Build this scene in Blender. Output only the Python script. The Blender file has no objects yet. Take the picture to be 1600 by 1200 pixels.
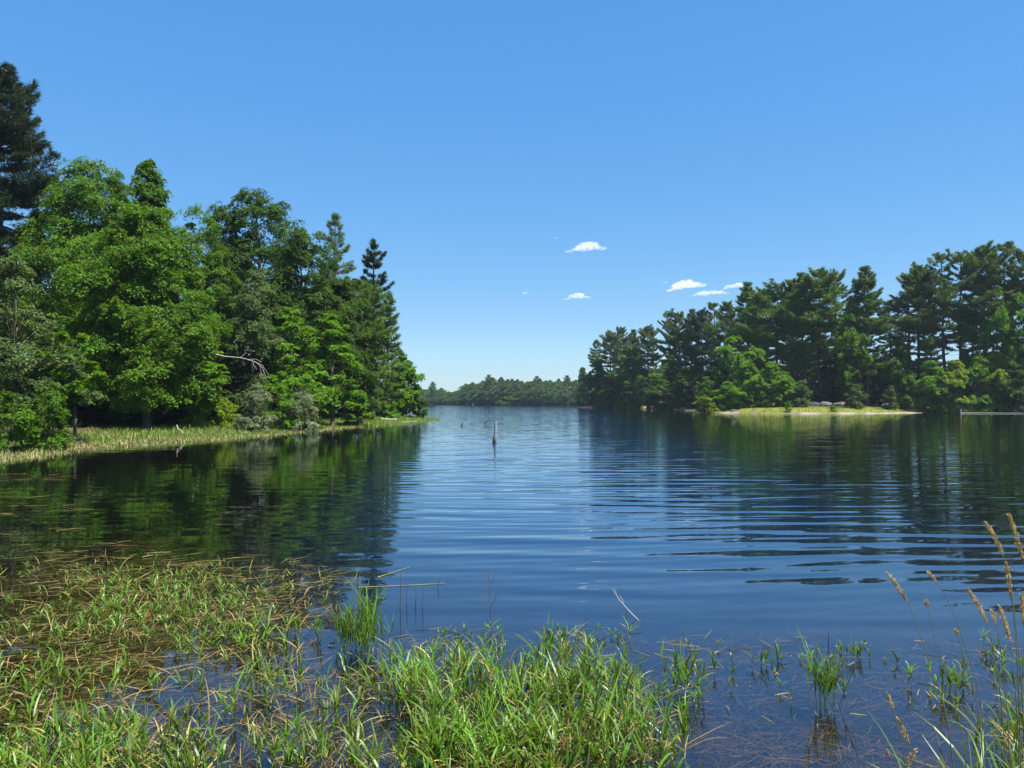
import bpy, math
import numpy as np
from mathutils import Vector
PI = math.pi
R_ = math.radians
scene = bpy.context.scene
COL = scene.collection

# ------------------------------------------------------------------ camera, sky, sun, exposure
EYE = 2.2                      # height of the eye above the water
FPX = 1202.0                   # focal length in pixels of the 1600 wide photograph
PITCH = math.atan(25 / FPX)
cam_d = bpy.data.cameras.new('camera')
cam_d.sensor_width = 36.0
cam_d.lens = 36.0 * FPX / 1600.0
cam_d.clip_start = 0.05
cam_d.clip_end = 30000
cam = bpy.data.objects.new('camera', cam_d)
COL.objects.link(cam)
cam.location = (0, 0, EYE)
cam.rotation_euler = (PI / 2 + PITCH, 0, 0)
scene.camera = cam

SUN_EL, SUN_AZ = 63.0, 118.0    # azimuth clockwise from +Y (the view direction)
world = bpy.data.worlds.new('World')
scene.world = world
world.use_nodes = True
wn = world.node_tree
sky = wn.nodes.new('ShaderNodeTexSky')
sky.sky_type = 'NISHITA'
sky.sun_disc = False
sky.sun_elevation = R_(SUN_EL)
sky.sun_rotation = R_(SUN_AZ)
sky.altitude = 0
sky.air_density = 1.0
sky.dust_density = 0.15
sky.ozone_density = 3.0
# the phone's tone curve on the bright sky: compressed, then more saturated
gam = wn.nodes.new('ShaderNodeGamma')
gam.inputs['Gamma'].default_value = 0.35
wn.links.new(sky.outputs[0], gam.inputs['Color'])
hsv = wn.nodes.new('ShaderNodeHueSaturation')
hsv.inputs['Saturation'].default_value = 2.4
wn.links.new(gam.outputs[0], hsv.inputs['Color'])
tint = wn.nodes.new('ShaderNodeMix')
tint.data_type = 'RGBA'
tint.blend_type = 'MULTIPLY'
tint.inputs['Factor'].default_value = 1.0
tint.inputs[7].default_value = (1.55, 2.05, 2.57, 1)
wn.links.new(hsv.outputs[0], tint.inputs[6])
bg = wn.nodes['Background']
bg.inputs['Strength'].default_value = 0.0858
wn.links.new(tint.outputs[2], bg.inputs['Color'])

sun_d = bpy.data.lights.new('sun', 'SUN')
sun_d.energy = 5.0
sun_d.angle = R_(0.5)
sun_d.color = (1.0, 0.955, 0.87)
sun = bpy.data.objects.new('sun', sun_d)
COL.objects.link(sun)
sd = Vector((math.sin(R_(SUN_AZ)) * math.cos(R_(SUN_EL)), math.cos(R_(SUN_AZ)) * math.cos(R_(SUN_EL)), math.sin(R_(SUN_EL))))
sun.rotation_euler = (-sd).to_track_quat('-Z', 'Y').to_euler()

scene.view_settings.view_transform = 'Standard'
scene.view_settings.look = 'None'
scene.view_settings.exposure = 1.2
scene.view_settings.gamma = 1.0
cy = scene.cycles
cy.max_bounces = 7
cy.diffuse_bounces = 3
cy.glossy_bounces = 3
cy.transmission_bounces = 4
cy.transparent_max_bounces = 16
cy.volume_bounces = 3
cy.caustics_reflective = False
cy.caustics_refractive = False
cy.sample_clamp_indirect = 6.0
cy.use_denoising = True
cy.use_adaptive_sampling = False

# ------------------------------------------------------------------ helpers
def at(px, py, depth):
    """world point seen at a pixel of the photograph, at a forward distance"""
    c, s = math.cos(PITCH), math.sin(PITCH)
    dx, u = px - 800.0, 600.0 - py
    y = FPX * c - u * s
    z = FPX * s + u * c
    k = depth / y
    return np.array((dx * k, depth, EYE + z * k))

def on_water(px, py, z0=0.0):
    """world point at height z0 below a pixel under the horizon"""
    c, s = math.cos(PITCH), math.sin(PITCH)
    dx, u = px - 800.0, 600.0 - py
    y = FPX * c - u * s
    z = FPX * s + u * c
    k = (z0 - EYE) / z
    return np.array((dx * k, y * k, z0 + 0 * k))

def norm(a):
    return a / np.maximum(np.linalg.norm(a, axis=-1, keepdims=True), 1e-9)

class Geo:
    """collects vertices and faces, links them as ONE mesh object"""
    def __init__(self):
        self.v, self.q, self.t, self.n = [], [], [], 0
    def add(self, v, f):
        v = np.asarray(v, dtype=np.float64).reshape(-1, 3)
        f = np.asarray(f, dtype=np.int64)
        (self.q if f.shape[1] == 4 else self.t).append(f + self.n)
        self.v.append(v)
        self.n += len(v)
    def mesh(self, name, mat, smooth=False):
        me = bpy.data.meshes.new(name)
        v = np.concatenate(self.v)
        q = np.concatenate(self.q) if self.q else np.zeros((0, 4), int)
        t = np.concatenate(self.t) if self.t else np.zeros((0, 3), int)
        me.vertices.add(len(v))
        me.vertices.foreach_set('co', v.astype(np.float32).ravel())
        loops = np.concatenate([q.ravel(), t.ravel()]).astype(np.int32)
        me.loops.add(len(loops))
        me.loops.foreach_set('vertex_index', loops)
        nf = len(q) + len(t)
        me.polygons.add(nf)
        starts = np.concatenate([np.arange(len(q)) * 4, len(q) * 4 + np.arange(len(t)) * 3]).astype(np.int32)
        me.polygons.foreach_set('loop_start', starts)
        me.polygons.foreach_set('use_smooth', np.full(nf, smooth))
        me.materials.append(mat)
        me.update(calc_edges=True)
        me.validate()
        return me
    def build(self, name, mat, parent=None, smooth=False):
        return link(name, self.mesh(name, mat, smooth), parent)

def link(name, me, parent=None):
    o = bpy.data.objects.new(name, me)
    COL.objects.link(o)
    if parent is not None:
        o.parent = parent
    return o

def tag(o, label=None, cat=None, group=None, kind=None):
    if label: o['label'] = label
    if cat: o['category'] = cat
    if group: o['group'] = group
    if kind: o['kind'] = kind
    return o

def empty(name, loc, rz=0.0):
    o = bpy.data.objects.new(name, None)
    o.empty_display_size = 0.3
    COL.objects.link(o)
    o.location = loc
    o.rotation_euler = (0, 0, rz)
    return o

def tube(g, pts, rad, n=7, cap=True):
    pts = np.asarray(pts, float)
    rad = np.asarray(rad, float) * np.ones(len(pts))
    tan = np.gradient(pts, axis=0)
    tan = norm(tan)
    ref = np.array((1.0, 0.13, 0.07)) if abs(tan[0][0]) < 0.8 else np.array((0.0, 1.0, 0.1))
    a = norm(np.cross(tan, ref))
    b = np.cross(tan, a)
    ang = np.arange(n) * 2 * PI / n
    ring = pts[:, None, :] + rad[:, None, None] * (np.cos(ang)[None, :, None] * a[:, None, :] + np.sin(ang)[None, :, None] * b[:, None, :])
    k = len(pts)
    idx = np.arange(k * n).reshape(k, n)
    nx = np.roll(idx, -1, axis=1)
    f = np.stack([idx[:-1], nx[:-1], nx[1:], idx[1:]], axis=-1).reshape(-1, 4)
    v = ring.reshape(-1, 3)
    g.add(v, f)
    if cap:
        for r_, flip in ((0, True), (k - 1, False)):
            vv = np.concatenate([ring[r_], pts[r_][None]])
            i = np.arange(n)
            tri = np.stack([i, np.roll(i, -1), np.full(n, n)], axis=-1)
            g.add(vv, tri[:, ::-1] if flip else tri)

def leaves(g, p, nrm, L, W, rng, fold=0.18, tdir=None):
    """many small folded leaf faces at points p facing nrm"""
    n = len(p)
    r = rng.normal(size=(n, 3)) if tdir is None else tdir
    t = norm(np.cross(nrm, r))
    if tdir is not None:
        t = norm(r - nrm * np.sum(r * nrm, axis=1, keepdims=True))
    b = np.cross(nrm, t)
    s = rng.uniform(0.65, 1.3, (n, 1))
    L_, W_ = L * s, W * s
    v = np.stack([p - t * L_ * 0.5, p + b * W_ * 0.5 + nrm * W_ * fold - t * L_ * 0.08, p + t * L_ * 0.5 - nrm * L_ * 0.12, p - b * W_ * 0.5 + nrm * W_ * fold - t * L_ * 0.08], axis=1)
    f = np.arange(n * 4).reshape(n, 4)
    g.add(v.reshape(-1, 3), f)

def blades(g, base, az, pitch, bend, length, width, rng, S=4, twist=0.5, prof=None, curl=0.12):
    """curved tapering grass blades"""
    n = len(base)
    if prof is None:
        prof = np.interp(np.linspace(0, 1, S + 1), (0, .25, .6, .85, 1), (.7, 1, .85, .5, .06))
    k = np.arange(S + 1) / S
    pit = pitch[:, None] - bend[:, None] * (k[None, :] ** 1.3)
    azk = az[:, None] + rng.normal(0, curl, (n, 1)) * k[None, :]
    d = np.stack([np.cos(azk) * np.cos(pit), np.sin(azk) * np.cos(pit), np.sin(pit)], axis=-1)
    step = (length / S)[:, None, None] * d
    pts = base[:, None, :] + np.concatenate([np.zeros((n, 1, 3)), np.cumsum(step[:, :-1], axis=1)], axis=1)
    tw = rng.normal(0, twist, n)[:, None]
    side0 = np.stack([-np.sin(azk), np.cos(azk), np.zeros_like(azk)], axis=-1)
    up0 = np.cross(d, side0)
    side = side0 * np.cos(tw)[..., None] + up0 * np.sin(tw)[..., None]
    hw = (width[:, None] * prof[None, :] * 0.5)[..., None]
    v = np.stack([pts - side * hw, pts + side * hw], axis=2).reshape(n, -1, 3)
    m = 2 * (S + 1)
    i = np.arange(S) * 2
    f1 = np.stack([i, i + 1, i + 3, i + 2], axis=-1)
    f = (f1[None] + (np.arange(n) * m)[:, None, None]).reshape(-1, 4)
    g.add(v.reshape(-1, 3), f)
    return pts

# ------------------------------------------------------------------ materials
def new_mat(name):
    m = bpy.data.materials.new(name)
    m.use_nodes = True
    nt = m.node_tree
    nt.nodes.clear()
    return m, nt

def N(nt, typ, **kw):
    n = nt.nodes.new(typ)
    for k, v in kw.items():
        setattr(n, k, v)
    return n

def val(nt, x, sock):
    if isinstance(x, (int, float)):
        sock.default_value = x
    elif isinstance(x, tuple):
        sock.default_value = x
    else:
        nt.links.new(x, sock)

def mth(nt, op, a, b=0.0, c=None):
    n = N(nt, 'ShaderNodeMath', operation=op)
    val(nt, a, n.inputs[0]); val(nt, b, n.inputs[1])
    if c is not None: val(nt, c, n.inputs[2])
    return n.outputs[0]

def noise(nt, vec, scale, detail=2.0, rough=0.5):
    n = N(nt, 'ShaderNodeTexNoise')
    n.inputs['Scale'].default_value = scale
    n.inputs['Detail'].default_value = detail
    n.inputs['Roughness'].default_value = rough
    if vec is not None: nt.links.new(vec, n.inputs['Vector'])
    return n

def ramp(nt, fac, stops):
    n = N(nt, 'ShaderNodeValToRGB')
    e = n.color_ramp.elements
    while len(e) < len(stops): e.new(0.5)
    for i, (p, c) in enumerate(stops):
        e[i].position = p
        e[i].color = (c[0], c[1], c[2], 1)
    nt.links.new(fac, n.inputs['Fac'])
    return n.outputs[0]

def mix(nt, fac, a, b, blend='MIX'):
    n = N(nt, 'ShaderNodeMix', data_type='RGBA', blend_type=blend)
    val(nt, fac, n.inputs['Factor'])
    for x, s in ((a, n.inputs[6]), (b, n.inputs[7])):
        if isinstance(x, tuple): s.default_value = (x[0], x[1], x[2], 1)
        else: nt.links.new(x, s)
    return n.outputs[2]

def principled(nt, col, rough=0.7, spec=0.3):
    p = N(nt, 'ShaderNodeBsdfPrincipled')
    if isinstance(col, tuple): p.inputs['Base Color'].default_value = (*col, 1)
    else: nt.links.new(col, p.inputs['Base Color'])
    val(nt, rough, p.inputs['Roughness'])
    p.inputs['Specular IOR Level'].default_value = spec
    return p

def out(nt, sh):
    o = N(nt, 'ShaderNodeOutputMaterial')
    nt.links.new(sh, o.inputs['Surface'])

def leaf_material(name, clump=0.55, trans=0.42, var=0.5, hue_lo=0.485, hue_hi=0.52, rough=0.5, spec=0.2, warm=(1.35, 1.12, 0.45)):
    """leaf colour comes from the object colour; every leaf differs a little"""
    m, nt = new_mat(name)
    oi = N(nt, 'ShaderNodeObjectInfo')
    ge = N(nt, 'ShaderNodeNewGeometry')
    tc = N(nt, 'ShaderNodeTexCoord')
    nz = noise(nt, tc.outputs['Object'], clump, 3.0)
    nz2 = noise(nt, tc.outputs['Object'], clump * 2.3, 2.0)
    h = N(nt, 'ShaderNodeHueSaturation')
    nt.links.new(oi.outputs['Color'], h.inputs['Color'])
    hu = mth(nt, 'MULTIPLY_ADD', ge.outputs['Random Per Island'], hue_hi - hue_lo, hue_lo)
    nt.links.new(mth(nt, 'ADD', hu, mth(nt, 'MULTIPLY_ADD', nz2.outputs['Fac'], 0.06, -0.03)), h.inputs['Hue'])
    v1 = mth(nt, 'MULTIPLY_ADD', ge.outputs['Random Per Island'], var, 1.0 - var * 0.5)
    v2 = mth(nt, 'MULTIPLY_ADD', nz.outputs['Fac'], 1.3, 0.35)
    nt.links.new(mth(nt, 'MULTIPLY', v1, v2), h.inputs['Value'])
    p = principled(nt, h.outputs[0], rough, spec)
    t = N(nt, 'ShaderNodeBsdfTranslucent')
    nt.links.new(mix(nt, 1.0, h.outputs[0], warm, 'MULTIPLY'), t.inputs['Color'])
    mx = N(nt, 'ShaderNodeMixShader')
    mx.inputs[0].default_value = trans
    nt.links.new(p.outputs[0], mx.inputs[1]); nt.links.new(t.outputs[0], mx.inputs[2])
    out(nt, mx.outputs[0])
    return m

def bark_material(name, c1, c2, scale=3.0):
    m, nt = new_mat(name)
    tc = N(nt, 'ShaderNodeTexCoord')
    mp = N(nt, 'ShaderNodeMapping')
    mp.inputs['Scale'].default_value = (1, 1, 0.25)
    nt.links.new(tc.outputs['Object'], mp.inputs['Vector'])
    nz = noise(nt, mp.outputs[0], scale, 6.0, 0.65)
    c = ramp(nt, nz.outputs['Fac'], [(0.3, c1), (0.7, c2)])
    p = principled(nt, c, 0.9, 0.15)
    b = N(nt, 'ShaderNodeBump')
    b.inputs['Strength'].default_value = 0.6
    b.inputs['Distance'].default_value = 0.05
    nt.links.new(nz.outputs['Fac'], b.inputs['Height'])
    nt.links.new(b.outputs[0], p.inputs['Normal'])
    out(nt, p.outputs[0])
    return m

M_LEAF = leaf_material('leaf')
M_NEEDLE = leaf_material('pine_needle', trans=0.3, var=0.6, hue_lo=0.48, hue_hi=0.52, rough=0.4, spec=0.35, warm=(1.2, 1.1, 0.6))
M_BLADE = leaf_material('grass_blade', clump=2.2, trans=0.42, var=0.9, hue_lo=0.47, hue_hi=0.53, rough=0.4, spec=0.4, warm=(1.25, 1.12, 0.45))
M_STRAW = leaf_material('straw', clump=3.0, trans=0.2, var=0.9, hue_lo=0.48, hue_hi=0.54, rough=0.6, spec=0.2, warm=(1.1, 1.0, 0.8))
M_BARK = bark_material('bark', (0.045, 0.035, 0.028), (0.14, 0.115, 0.095))
M_PINEBARK = bark_material('pine_bark', (0.035, 0.028, 0.024), (0.10, 0.08, 0.07))
M_PALEBARK = bark_material('pale_bark', (0.25, 0.22, 0.19), (0.5, 0.46, 0.42))
M_DRIFT = bark_material('driftwood', (0.25, 0.22, 0.18), (0.5, 0.46, 0.4), 6)
M_POST = bark_material('weathered_post', (0.16, 0.175, 0.20), (0.42, 0.45, 0.5), 14)
M_ROCK = bark_material('rock', (0.045, 0.044, 0.046), (0.15, 0.145, 0.145), 3)

# ------------------------------------------------------------------ ground
LEFT = np.array([(-60, -8), (-30, 8), (-24, 18), (-19.5, 25.5), (-20.2, 35), (-18.4, 40.7), (-16, 48), (-15, 60), (-11.7, 68), (-10.0, 82), (-10.4, 90), (-14, 100), (-24, 110), (-40, 128), (-80, 170), (-260, 300), (-420, 300), (-420, -8)], float)
RIGHT = np.array([(18, 226), (24, 216), (34, 203), (38, 168), (33, 146), (31, 134), (35, 126), (43, 122.5), (52, 122), (60, 124), (70, 131), (77, 140), (84, 139), (90, 133), (100, 124), (130, 80), (160, 40), (420, 40), (420, 330), (120, 330), (40, 300), (22, 250)], float)
FAR = np.array([(-500, 430), (-90, 420), (-45, 400), (-28, 370), (-18, 340), (-2, 330), (12, 325), (30, 328), (60, 335), (600, 335), (1600, 335), (1600, 1600), (-1600, 1600), (-1600, 430)], float)
NEAR = np.array([(-60, -8), (-9, 3.6), (-4.6, 4.25), (-1.5, 4.2), (0.6, 3.9), (1.8, 3.7), (3.2, 4.1), (6, 4.9), (12, 4.6), (60, -4), (1600, -20), (1600, -1600), (-1600, -1600), (-1600, -8)], float)

def sdist(P, poly):
    """signed distance, positive inside the polygon"""
    a, b = poly, np.roll(poly, -1, axis=0)
    best = np.full(len(P), 1e9)
    inside = np.zeros(len(P), bool)
    for p, q in zip(a, b):
        e = q - p
        w = P - p
        t = np.clip((w @ e) / (e @ e + 1e-12), 0, 1)
        d = np.linalg.norm(w - t[:, None] * e, axis=1)
        best = np.minimum(best, d)
        c = (p[1] > P[:, 1]) != (q[1] > P[:, 1])
        with np.errstate(divide='ignore', invalid='ignore'):
            xi = (q[0] - p[0]) * (P[:, 1] - p[1]) / (q[1] - p[1] + 1e-12) + p[0]
        inside ^= c & (P[:, 0] < xi)
    return np.where(inside, best, -best)

def wob(P, s, seed):
    r = np.random.default_rng(seed)
    o = np.zeros(len(P))
    for k in range(5):
        a, ph = r.uniform(0, 2 * PI), r.uniform(0, 2 * PI)
        f = s * 1.7 ** k
        o += np.sin((P[:, 0] * math.cos(a) + P[:, 1] * math.sin(a)) * f + ph) / 1.5 ** k
    return o / 2.5

def ground_z(P):
    P = np.atleast_2d(np.asarray(P, float))
    z = None
    for poly, slope, top, rise, wig in ((LEFT, 0.10, 0.45, 0.05, 0.5), (RIGHT, 0.12, 0.75, 0.08, 0.8), (FAR, 0.1, 0.5, 0.05, 2.0), (NEAR, 0.16, 0.5, 0.03, 0.15)):
        d = sdist(P, poly) + wob(P, 0.5 if wig > 0.2 else 1.4, int(wig * 10)) * wig
        up = np.where(d < top / slope, d * slope, top + np.minimum((d - top / slope) * rise, 3.0))
        dn = np.maximum(d * (0.045 if wig < 0.2 else 0.07), -2.5)
        zz = np.where(d > 0, up, dn)
        z = zz if z is None else np.maximum(z, zz)
    near = np.exp(-np.linalg.norm(P, axis=1) / 60)
    return z + 0.03 * wob(P, 2.2, 77) * near

def gz(x, y):
    return float(ground_z([(x, y)])[0])

rings = np.concatenate([[0.0], 1.5 * (1600 / 1.5) ** (np.arange(330) / 329)])
fa = np.linspace(-R_(44), R_(44), 430)
ba = np.linspace(R_(44), 2 * PI - R_(44), 130)[1:-1]
ang = np.concatenate([fa, ba])
gx = rings[:, None] * np.sin(ang)[None]
gy = rings[:, None] * np.cos(ang)[None]
P2 = np.stack([gx.ravel(), gy.ravel()], axis=-1)
gzv = ground_z(P2)
nr, na = len(rings), len(ang)
idx = np.arange(nr * na).reshape(nr, na)
nx = np.roll(idx, -1, axis=1)
f = np.stack([idx[:-1], nx[:-1], nx[1:], idx[1:]], axis=-1).reshape(-1, 4)

m, nt = new_mat('ground_cover')
att = N(nt, 'ShaderNodeAttribute', attribute_name='cover')
sep = N(nt, 'ShaderNodeSeparateColor')
nt.links.new(att.outputs['Color'], sep.inputs[0])
geo = N(nt, 'ShaderNodeNewGeometry')
n1 = noise(nt, geo.outputs['Position'], 1.6, 8.0, 0.65)
n2 = noise(nt, geo.outputs['Position'], 0.28, 4.0)
n3 = noise(nt, geo.outputs['Position'], 9.0, 6.0, 0.7)
mud = ramp(nt, n1.outputs['Fac'], [(0.3, (0.010, 0.008, 0.006)), (0.55, (0.028, 0.021, 0.015)), (0.8, (0.06, 0.045, 0.03))])
floor_c = ramp(nt, n1.outputs['Fac'], [(0.3, (0.03, 0.024, 0.014)), (0.7, (0.11, 0.07, 0.04))])
lawn_c = ramp(nt, n3.outputs['Fac'], [(0.3, (0.09, 0.115, 0.016)), (0.7, (0.19, 0.21, 0.04))])
sand_c = ramp(nt, n3.outputs['Fac'], [(0.3, (0.2, 0.16, 0.12)), (0.7, (0.42, 0.36, 0.29))])
c = mix(nt, sep.outputs[0], mud, floor_c)
c = mix(nt, sep.outputs[1], c, lawn_c)
c = mix(nt, sep.outputs[2], c, sand_c)
p = principled(nt, c, 0.92, 0.1)
bm_ = N(nt, 'ShaderNodeBump')
bm_.inputs['Strength'].default_value = 0.5
bm_.inputs['Distance'].default_value = 0.06
nt.links.new(n3.outputs['Fac'], bm_.inputs['Height'])
nt.links.new(bm_.outputs[0], p.inputs['Normal'])
out(nt, p.outputs[0])
g = Geo()
g.add(np.stack([gx.ravel(), gy.ravel(), gzv], axis=-1), f)
ground = g.build('ground', m, smooth=True)
tag(ground, kind='structure')
d_r = sdist(P2, RIGHT)
w_ = wob(P2, 0.35, 5)
lawn = np.clip((P2[:, 0] - 33) / 2, 0, 1) * np.clip((78 - P2[:, 0]) / 3, 0, 1) * np.clip((gzv - 0.08) / 0.08, 0, 1) * np.clip((9.5 + 2 * w_ - d_r) / 1.5, 0, 1) * (d_r > 0)
sand = np.clip((P2[:, 0] - 33) / 2, 0, 1) * np.clip((0.14 - gzv) / 0.08, 0, 1) * np.clip((gzv + 0.12) / 0.1, 0, 1) * (d_r > -3)
land = np.clip(gzv / 0.25, 0, 1)
ca = ground.data.color_attributes.new('cover', 'FLOAT_COLOR', 'POINT')
ca.data.foreach_set('color', np.stack([land, lawn, sand, np.ones_like(land)], axis=-1).astype(np.float32).ravel())

# ------------------------------------------------------------------ water
m, nt = new_mat('lake_water')
geo = N(nt, 'ShaderNodeNewGeometry')
pos = geo.outputs['Position']
sp = N(nt, 'ShaderNodeSeparateXYZ')
nt.links.new(pos, sp.inputs[0])
X, Y = sp.outputs[0], sp.outputs[1]
def stretched(sx, sy, scale, detail=2.0, rough=0.55):
    mp = N(nt, 'ShaderNodeMapping')
    mp.inputs['Scale'].default_value = (sx, sy, 1)
    nt.links.new(pos, mp.inputs['Vector'])
    return noise(nt, mp.outputs[0], scale, detail, rough)
phn = stretched(0.4, 1.0, 0.17, 2.0)
patch = stretched(0.6, 1.0, 0.07, 3.0)
# where the breeze reaches: calm behind the left bank, livelier in the open middle and far out
calm_left = N(nt, 'ShaderNodeMapRange'); calm_left.interpolation_type = 'SMOOTHSTEP'
nt.links.new(mth(nt, 'ADD', X, mth(nt, 'MULTIPLY', Y, 0.10)), calm_left.inputs['Value'])
calm_left.inputs['From Min'].default_value = -3.6; calm_left.inputs['From Max'].default_value = 1.6
calm_left.inputs['To Min'].default_value = 0.22; calm_left.inputs['To Max'].default_value = 1.0
far_w = N(nt, 'ShaderNodeMapRange'); far_w.interpolation_type = 'SMOOTHSTEP'
nt.links.new(Y, far_w.inputs['Value'])
far_w.inputs['From Min'].default_value = 18; far_w.inputs['From Max'].default_value = 110
far_w.inputs['To Min'].default_value = 0.16; far_w.inputs['To Max'].default_value = 1.0
right_lee = N(nt, 'ShaderNodeMapRange'); right_lee.interpolation_type = 'SMOOTHSTEP'
nt.links.new(mth(nt, 'SUBTRACT', X, mth(nt, 'MULTIPLY', Y, 0.10)), right_lee.inputs['Value'])
right_lee.inputs['From Min'].default_value = 0.0; right_lee.inputs['From Max'].default_value = 9.0
right_lee.inputs['To Min'].default_value = 1.0; right_lee.inputs['To Max'].default_value = 0.22
near_w = N(nt, 'ShaderNodeMapRange'); near_w.interpolation_type = 'SMOOTHSTEP'
nt.links.new(Y, near_w.inputs['Value'])
near_w.inputs['From Min'].default_value = 6.0; near_w.inputs['From Max'].default_value = 11.0
near_w.inputs['To Min'].default_value = 0.12; near_w.inputs['To Max'].default_value = 1.0
swell_x, swell_y = None, None
WAVES = [(0.95, 3, .020), (0.74, -4, .017), (1.25, 6, .012), (0.5, 4, .018), (0.33, -9, .014), (0.84, 9, .010)]
for i, (wl, deg, amp) in enumerate(WAVES):
    k = 2 * PI / wl
    dx_, dy_ = math.sin(R_(deg)), math.cos(R_(deg))
    ph = mth(nt, 'ADD', mth(nt, 'MULTIPLY', X, k * dx_), mth(nt, 'MULTIPLY', Y, k * dy_))
    ph = mth(nt, 'ADD', ph, mth(nt, 'MULTIPLY_ADD', phn.outputs['Fac'], 13.0 + 3 * i, i * 1.7))
    c_ = mth(nt, 'MULTIPLY', mth(nt, 'COSINE', ph), amp)
    a_, b_ = mth(nt, 'MULTIPLY', c_, dx_), mth(nt, 'MULTIPLY', c_, dy_)
    swell_x = a_ if swell_x is None else mth(nt, 'ADD', swell_x, a_)
    swell_y = b_ if swell_y is None else mth(nt, 'ADD', swell_y, b_)
pm = mth(nt, 'MULTIPLY_ADD', patch.outputs['Fac'], 1.3, 0.3)
chan = N(nt, 'ShaderNodeMapRange'); chan.interpolation_type = 'SMOOTHSTEP'
nt.links.new(Y, chan.inputs['Value'])
chan.inputs['From Min'].default_value = 14; chan.inputs['From Max'].default_value = 45
chan.inputs['To Min'].default_value = 1.0; chan.inputs['To Max'].default_value = 0.55
sw_amp = mth(nt, 'MULTIPLY', mth(nt, 'MULTIPLY', mth(nt, 'MULTIPLY', pm, calm_left.outputs[0]), near_w.outputs[0]), chan.outputs[0])
rip = stretched(0.45, 1.6, 2.6, 3.0, 0.6)
rs = N(nt, 'ShaderNodeSeparateColor')
nt.links.new(rip.outputs['Color'], rs.inputs[0])
rp_amp = mth(nt, 'MULTIPLY', mth(nt, 'MULTIPLY', far_w.outputs[0], calm_left.outputs[0]), right_lee.outputs[0])
rp_amp = mth(nt, 'MULTIPLY_ADD', rp_amp, 0.30, 0.028)
slx = mth(nt, 'ADD', mth(nt, 'MULTIPLY', swell_x, sw_amp), mth(nt, 'MULTIPLY', mth(nt, 'MULTIPLY', mth(nt, 'SUBTRACT', rs.outputs[0], 0.5), rp_amp), 0.4))
sly = mth(nt, 'ADD', mth(nt, 'MULTIPLY', swell_y, sw_amp), mth(nt, 'MULTIPLY', mth(nt, 'SUBTRACT', rs.outputs[1], 0.5), rp_amp))
cx = N(nt, 'ShaderNodeCombineXYZ')
nt.links.new(slx, cx.inputs[0]); nt.links.new(sly, cx.inputs[1]); cx.inputs[2].default_value = 1.0
nv = N(nt, 'ShaderNodeVectorMath', operation='NORMALIZE')
nt.links.new(cx.outputs[0], nv.inputs[0])
gl = N(nt, 'ShaderNodeBsdfGlossy')
gl.inputs['Roughness'].default_value = 0.02
gl.inputs['Color'].default_value = (0.92, 0.98, 1.0, 1)
nt.links.new(nv.outputs[0], gl.inputs['Normal'])
tr = N(nt, 'ShaderNodeBsdfTransparent')
dep = N(nt, 'ShaderNodeAttribute', attribute_name='depth')
murk = mth(nt, 'SUBTRACT', 1.0, mth(nt, 'EXPONENT', mth(nt, 'MULTIPLY', dep.outputs['Fac'], -2.6)))
tr.inputs['Color'].default_value = (0.80, 0.74, 0.62, 1)
dw = N(nt, 'ShaderNodeBsdfDiffuse')
# reflected sky painted into the body colour: open water blue, dark by both banks
open_w = mth(nt, 'MULTIPLY', mth(nt, 'MULTIPLY_ADD', calm_left.outputs[0], 1.28, -0.28), mth(nt, 'MULTIPLY_ADD', right_lee.outputs[0], 1.28, -0.28))
nt.links.new(mix(nt, open_w, (0.002, 0.003, 0.003), (0.002, 0.020, 0.066)), dw.inputs['Color'])
body = N(nt, 'ShaderNodeMixShader')
nt.links.new(murk, body.inputs[0])
nt.links.new(tr.outputs[0], body.inputs[1]); nt.links.new(dw.outputs[0], body.inputs[2])
fr = N(nt, 'ShaderNodeFresnel')
fr.inputs['IOR'].default_value = 1.72
nt.links.new(nv.outputs[0], fr.inputs['Normal'])
mx = N(nt, 'ShaderNodeMixShader')
nt.links.new(fr.outputs[0], mx.inputs[0])
nt.links.new(body.outputs[0], mx.inputs[1]); nt.links.new(gl.outputs[0], mx.inputs[2])
out(nt, mx.outputs[0])
g = Geo()
g.add(np.stack([gx.ravel(), gy.ravel(), np.zeros(gx.size)], axis=-1), f)
water = g.build('water', m, smooth=True)
tag(water, kind='structure')
wd = water.data.attributes.new('depth', 'FLOAT', 'POINT')
wd.data.foreach_set('value', np.clip(-gzv, 0, 10).astype(np.float32))

# ------------------------------------------------------------------ trees
def limb(g, a, b, r0, r1, rng, sag=0.08, n=5, k=6):
    t = np.linspace(0, 1, n)[:, None]
    L = np.linalg.norm(b - a)
    mid = rng.normal(0, 0.06, 3) * L + np.array((0, 0, -sag * L))
    pts = a * (1 - t) + b * t + mid * (4 * t * (1 - t))
    tube(g, pts, np.linspace(r0, r1, n), k, cap=False)
    return pts

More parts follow.
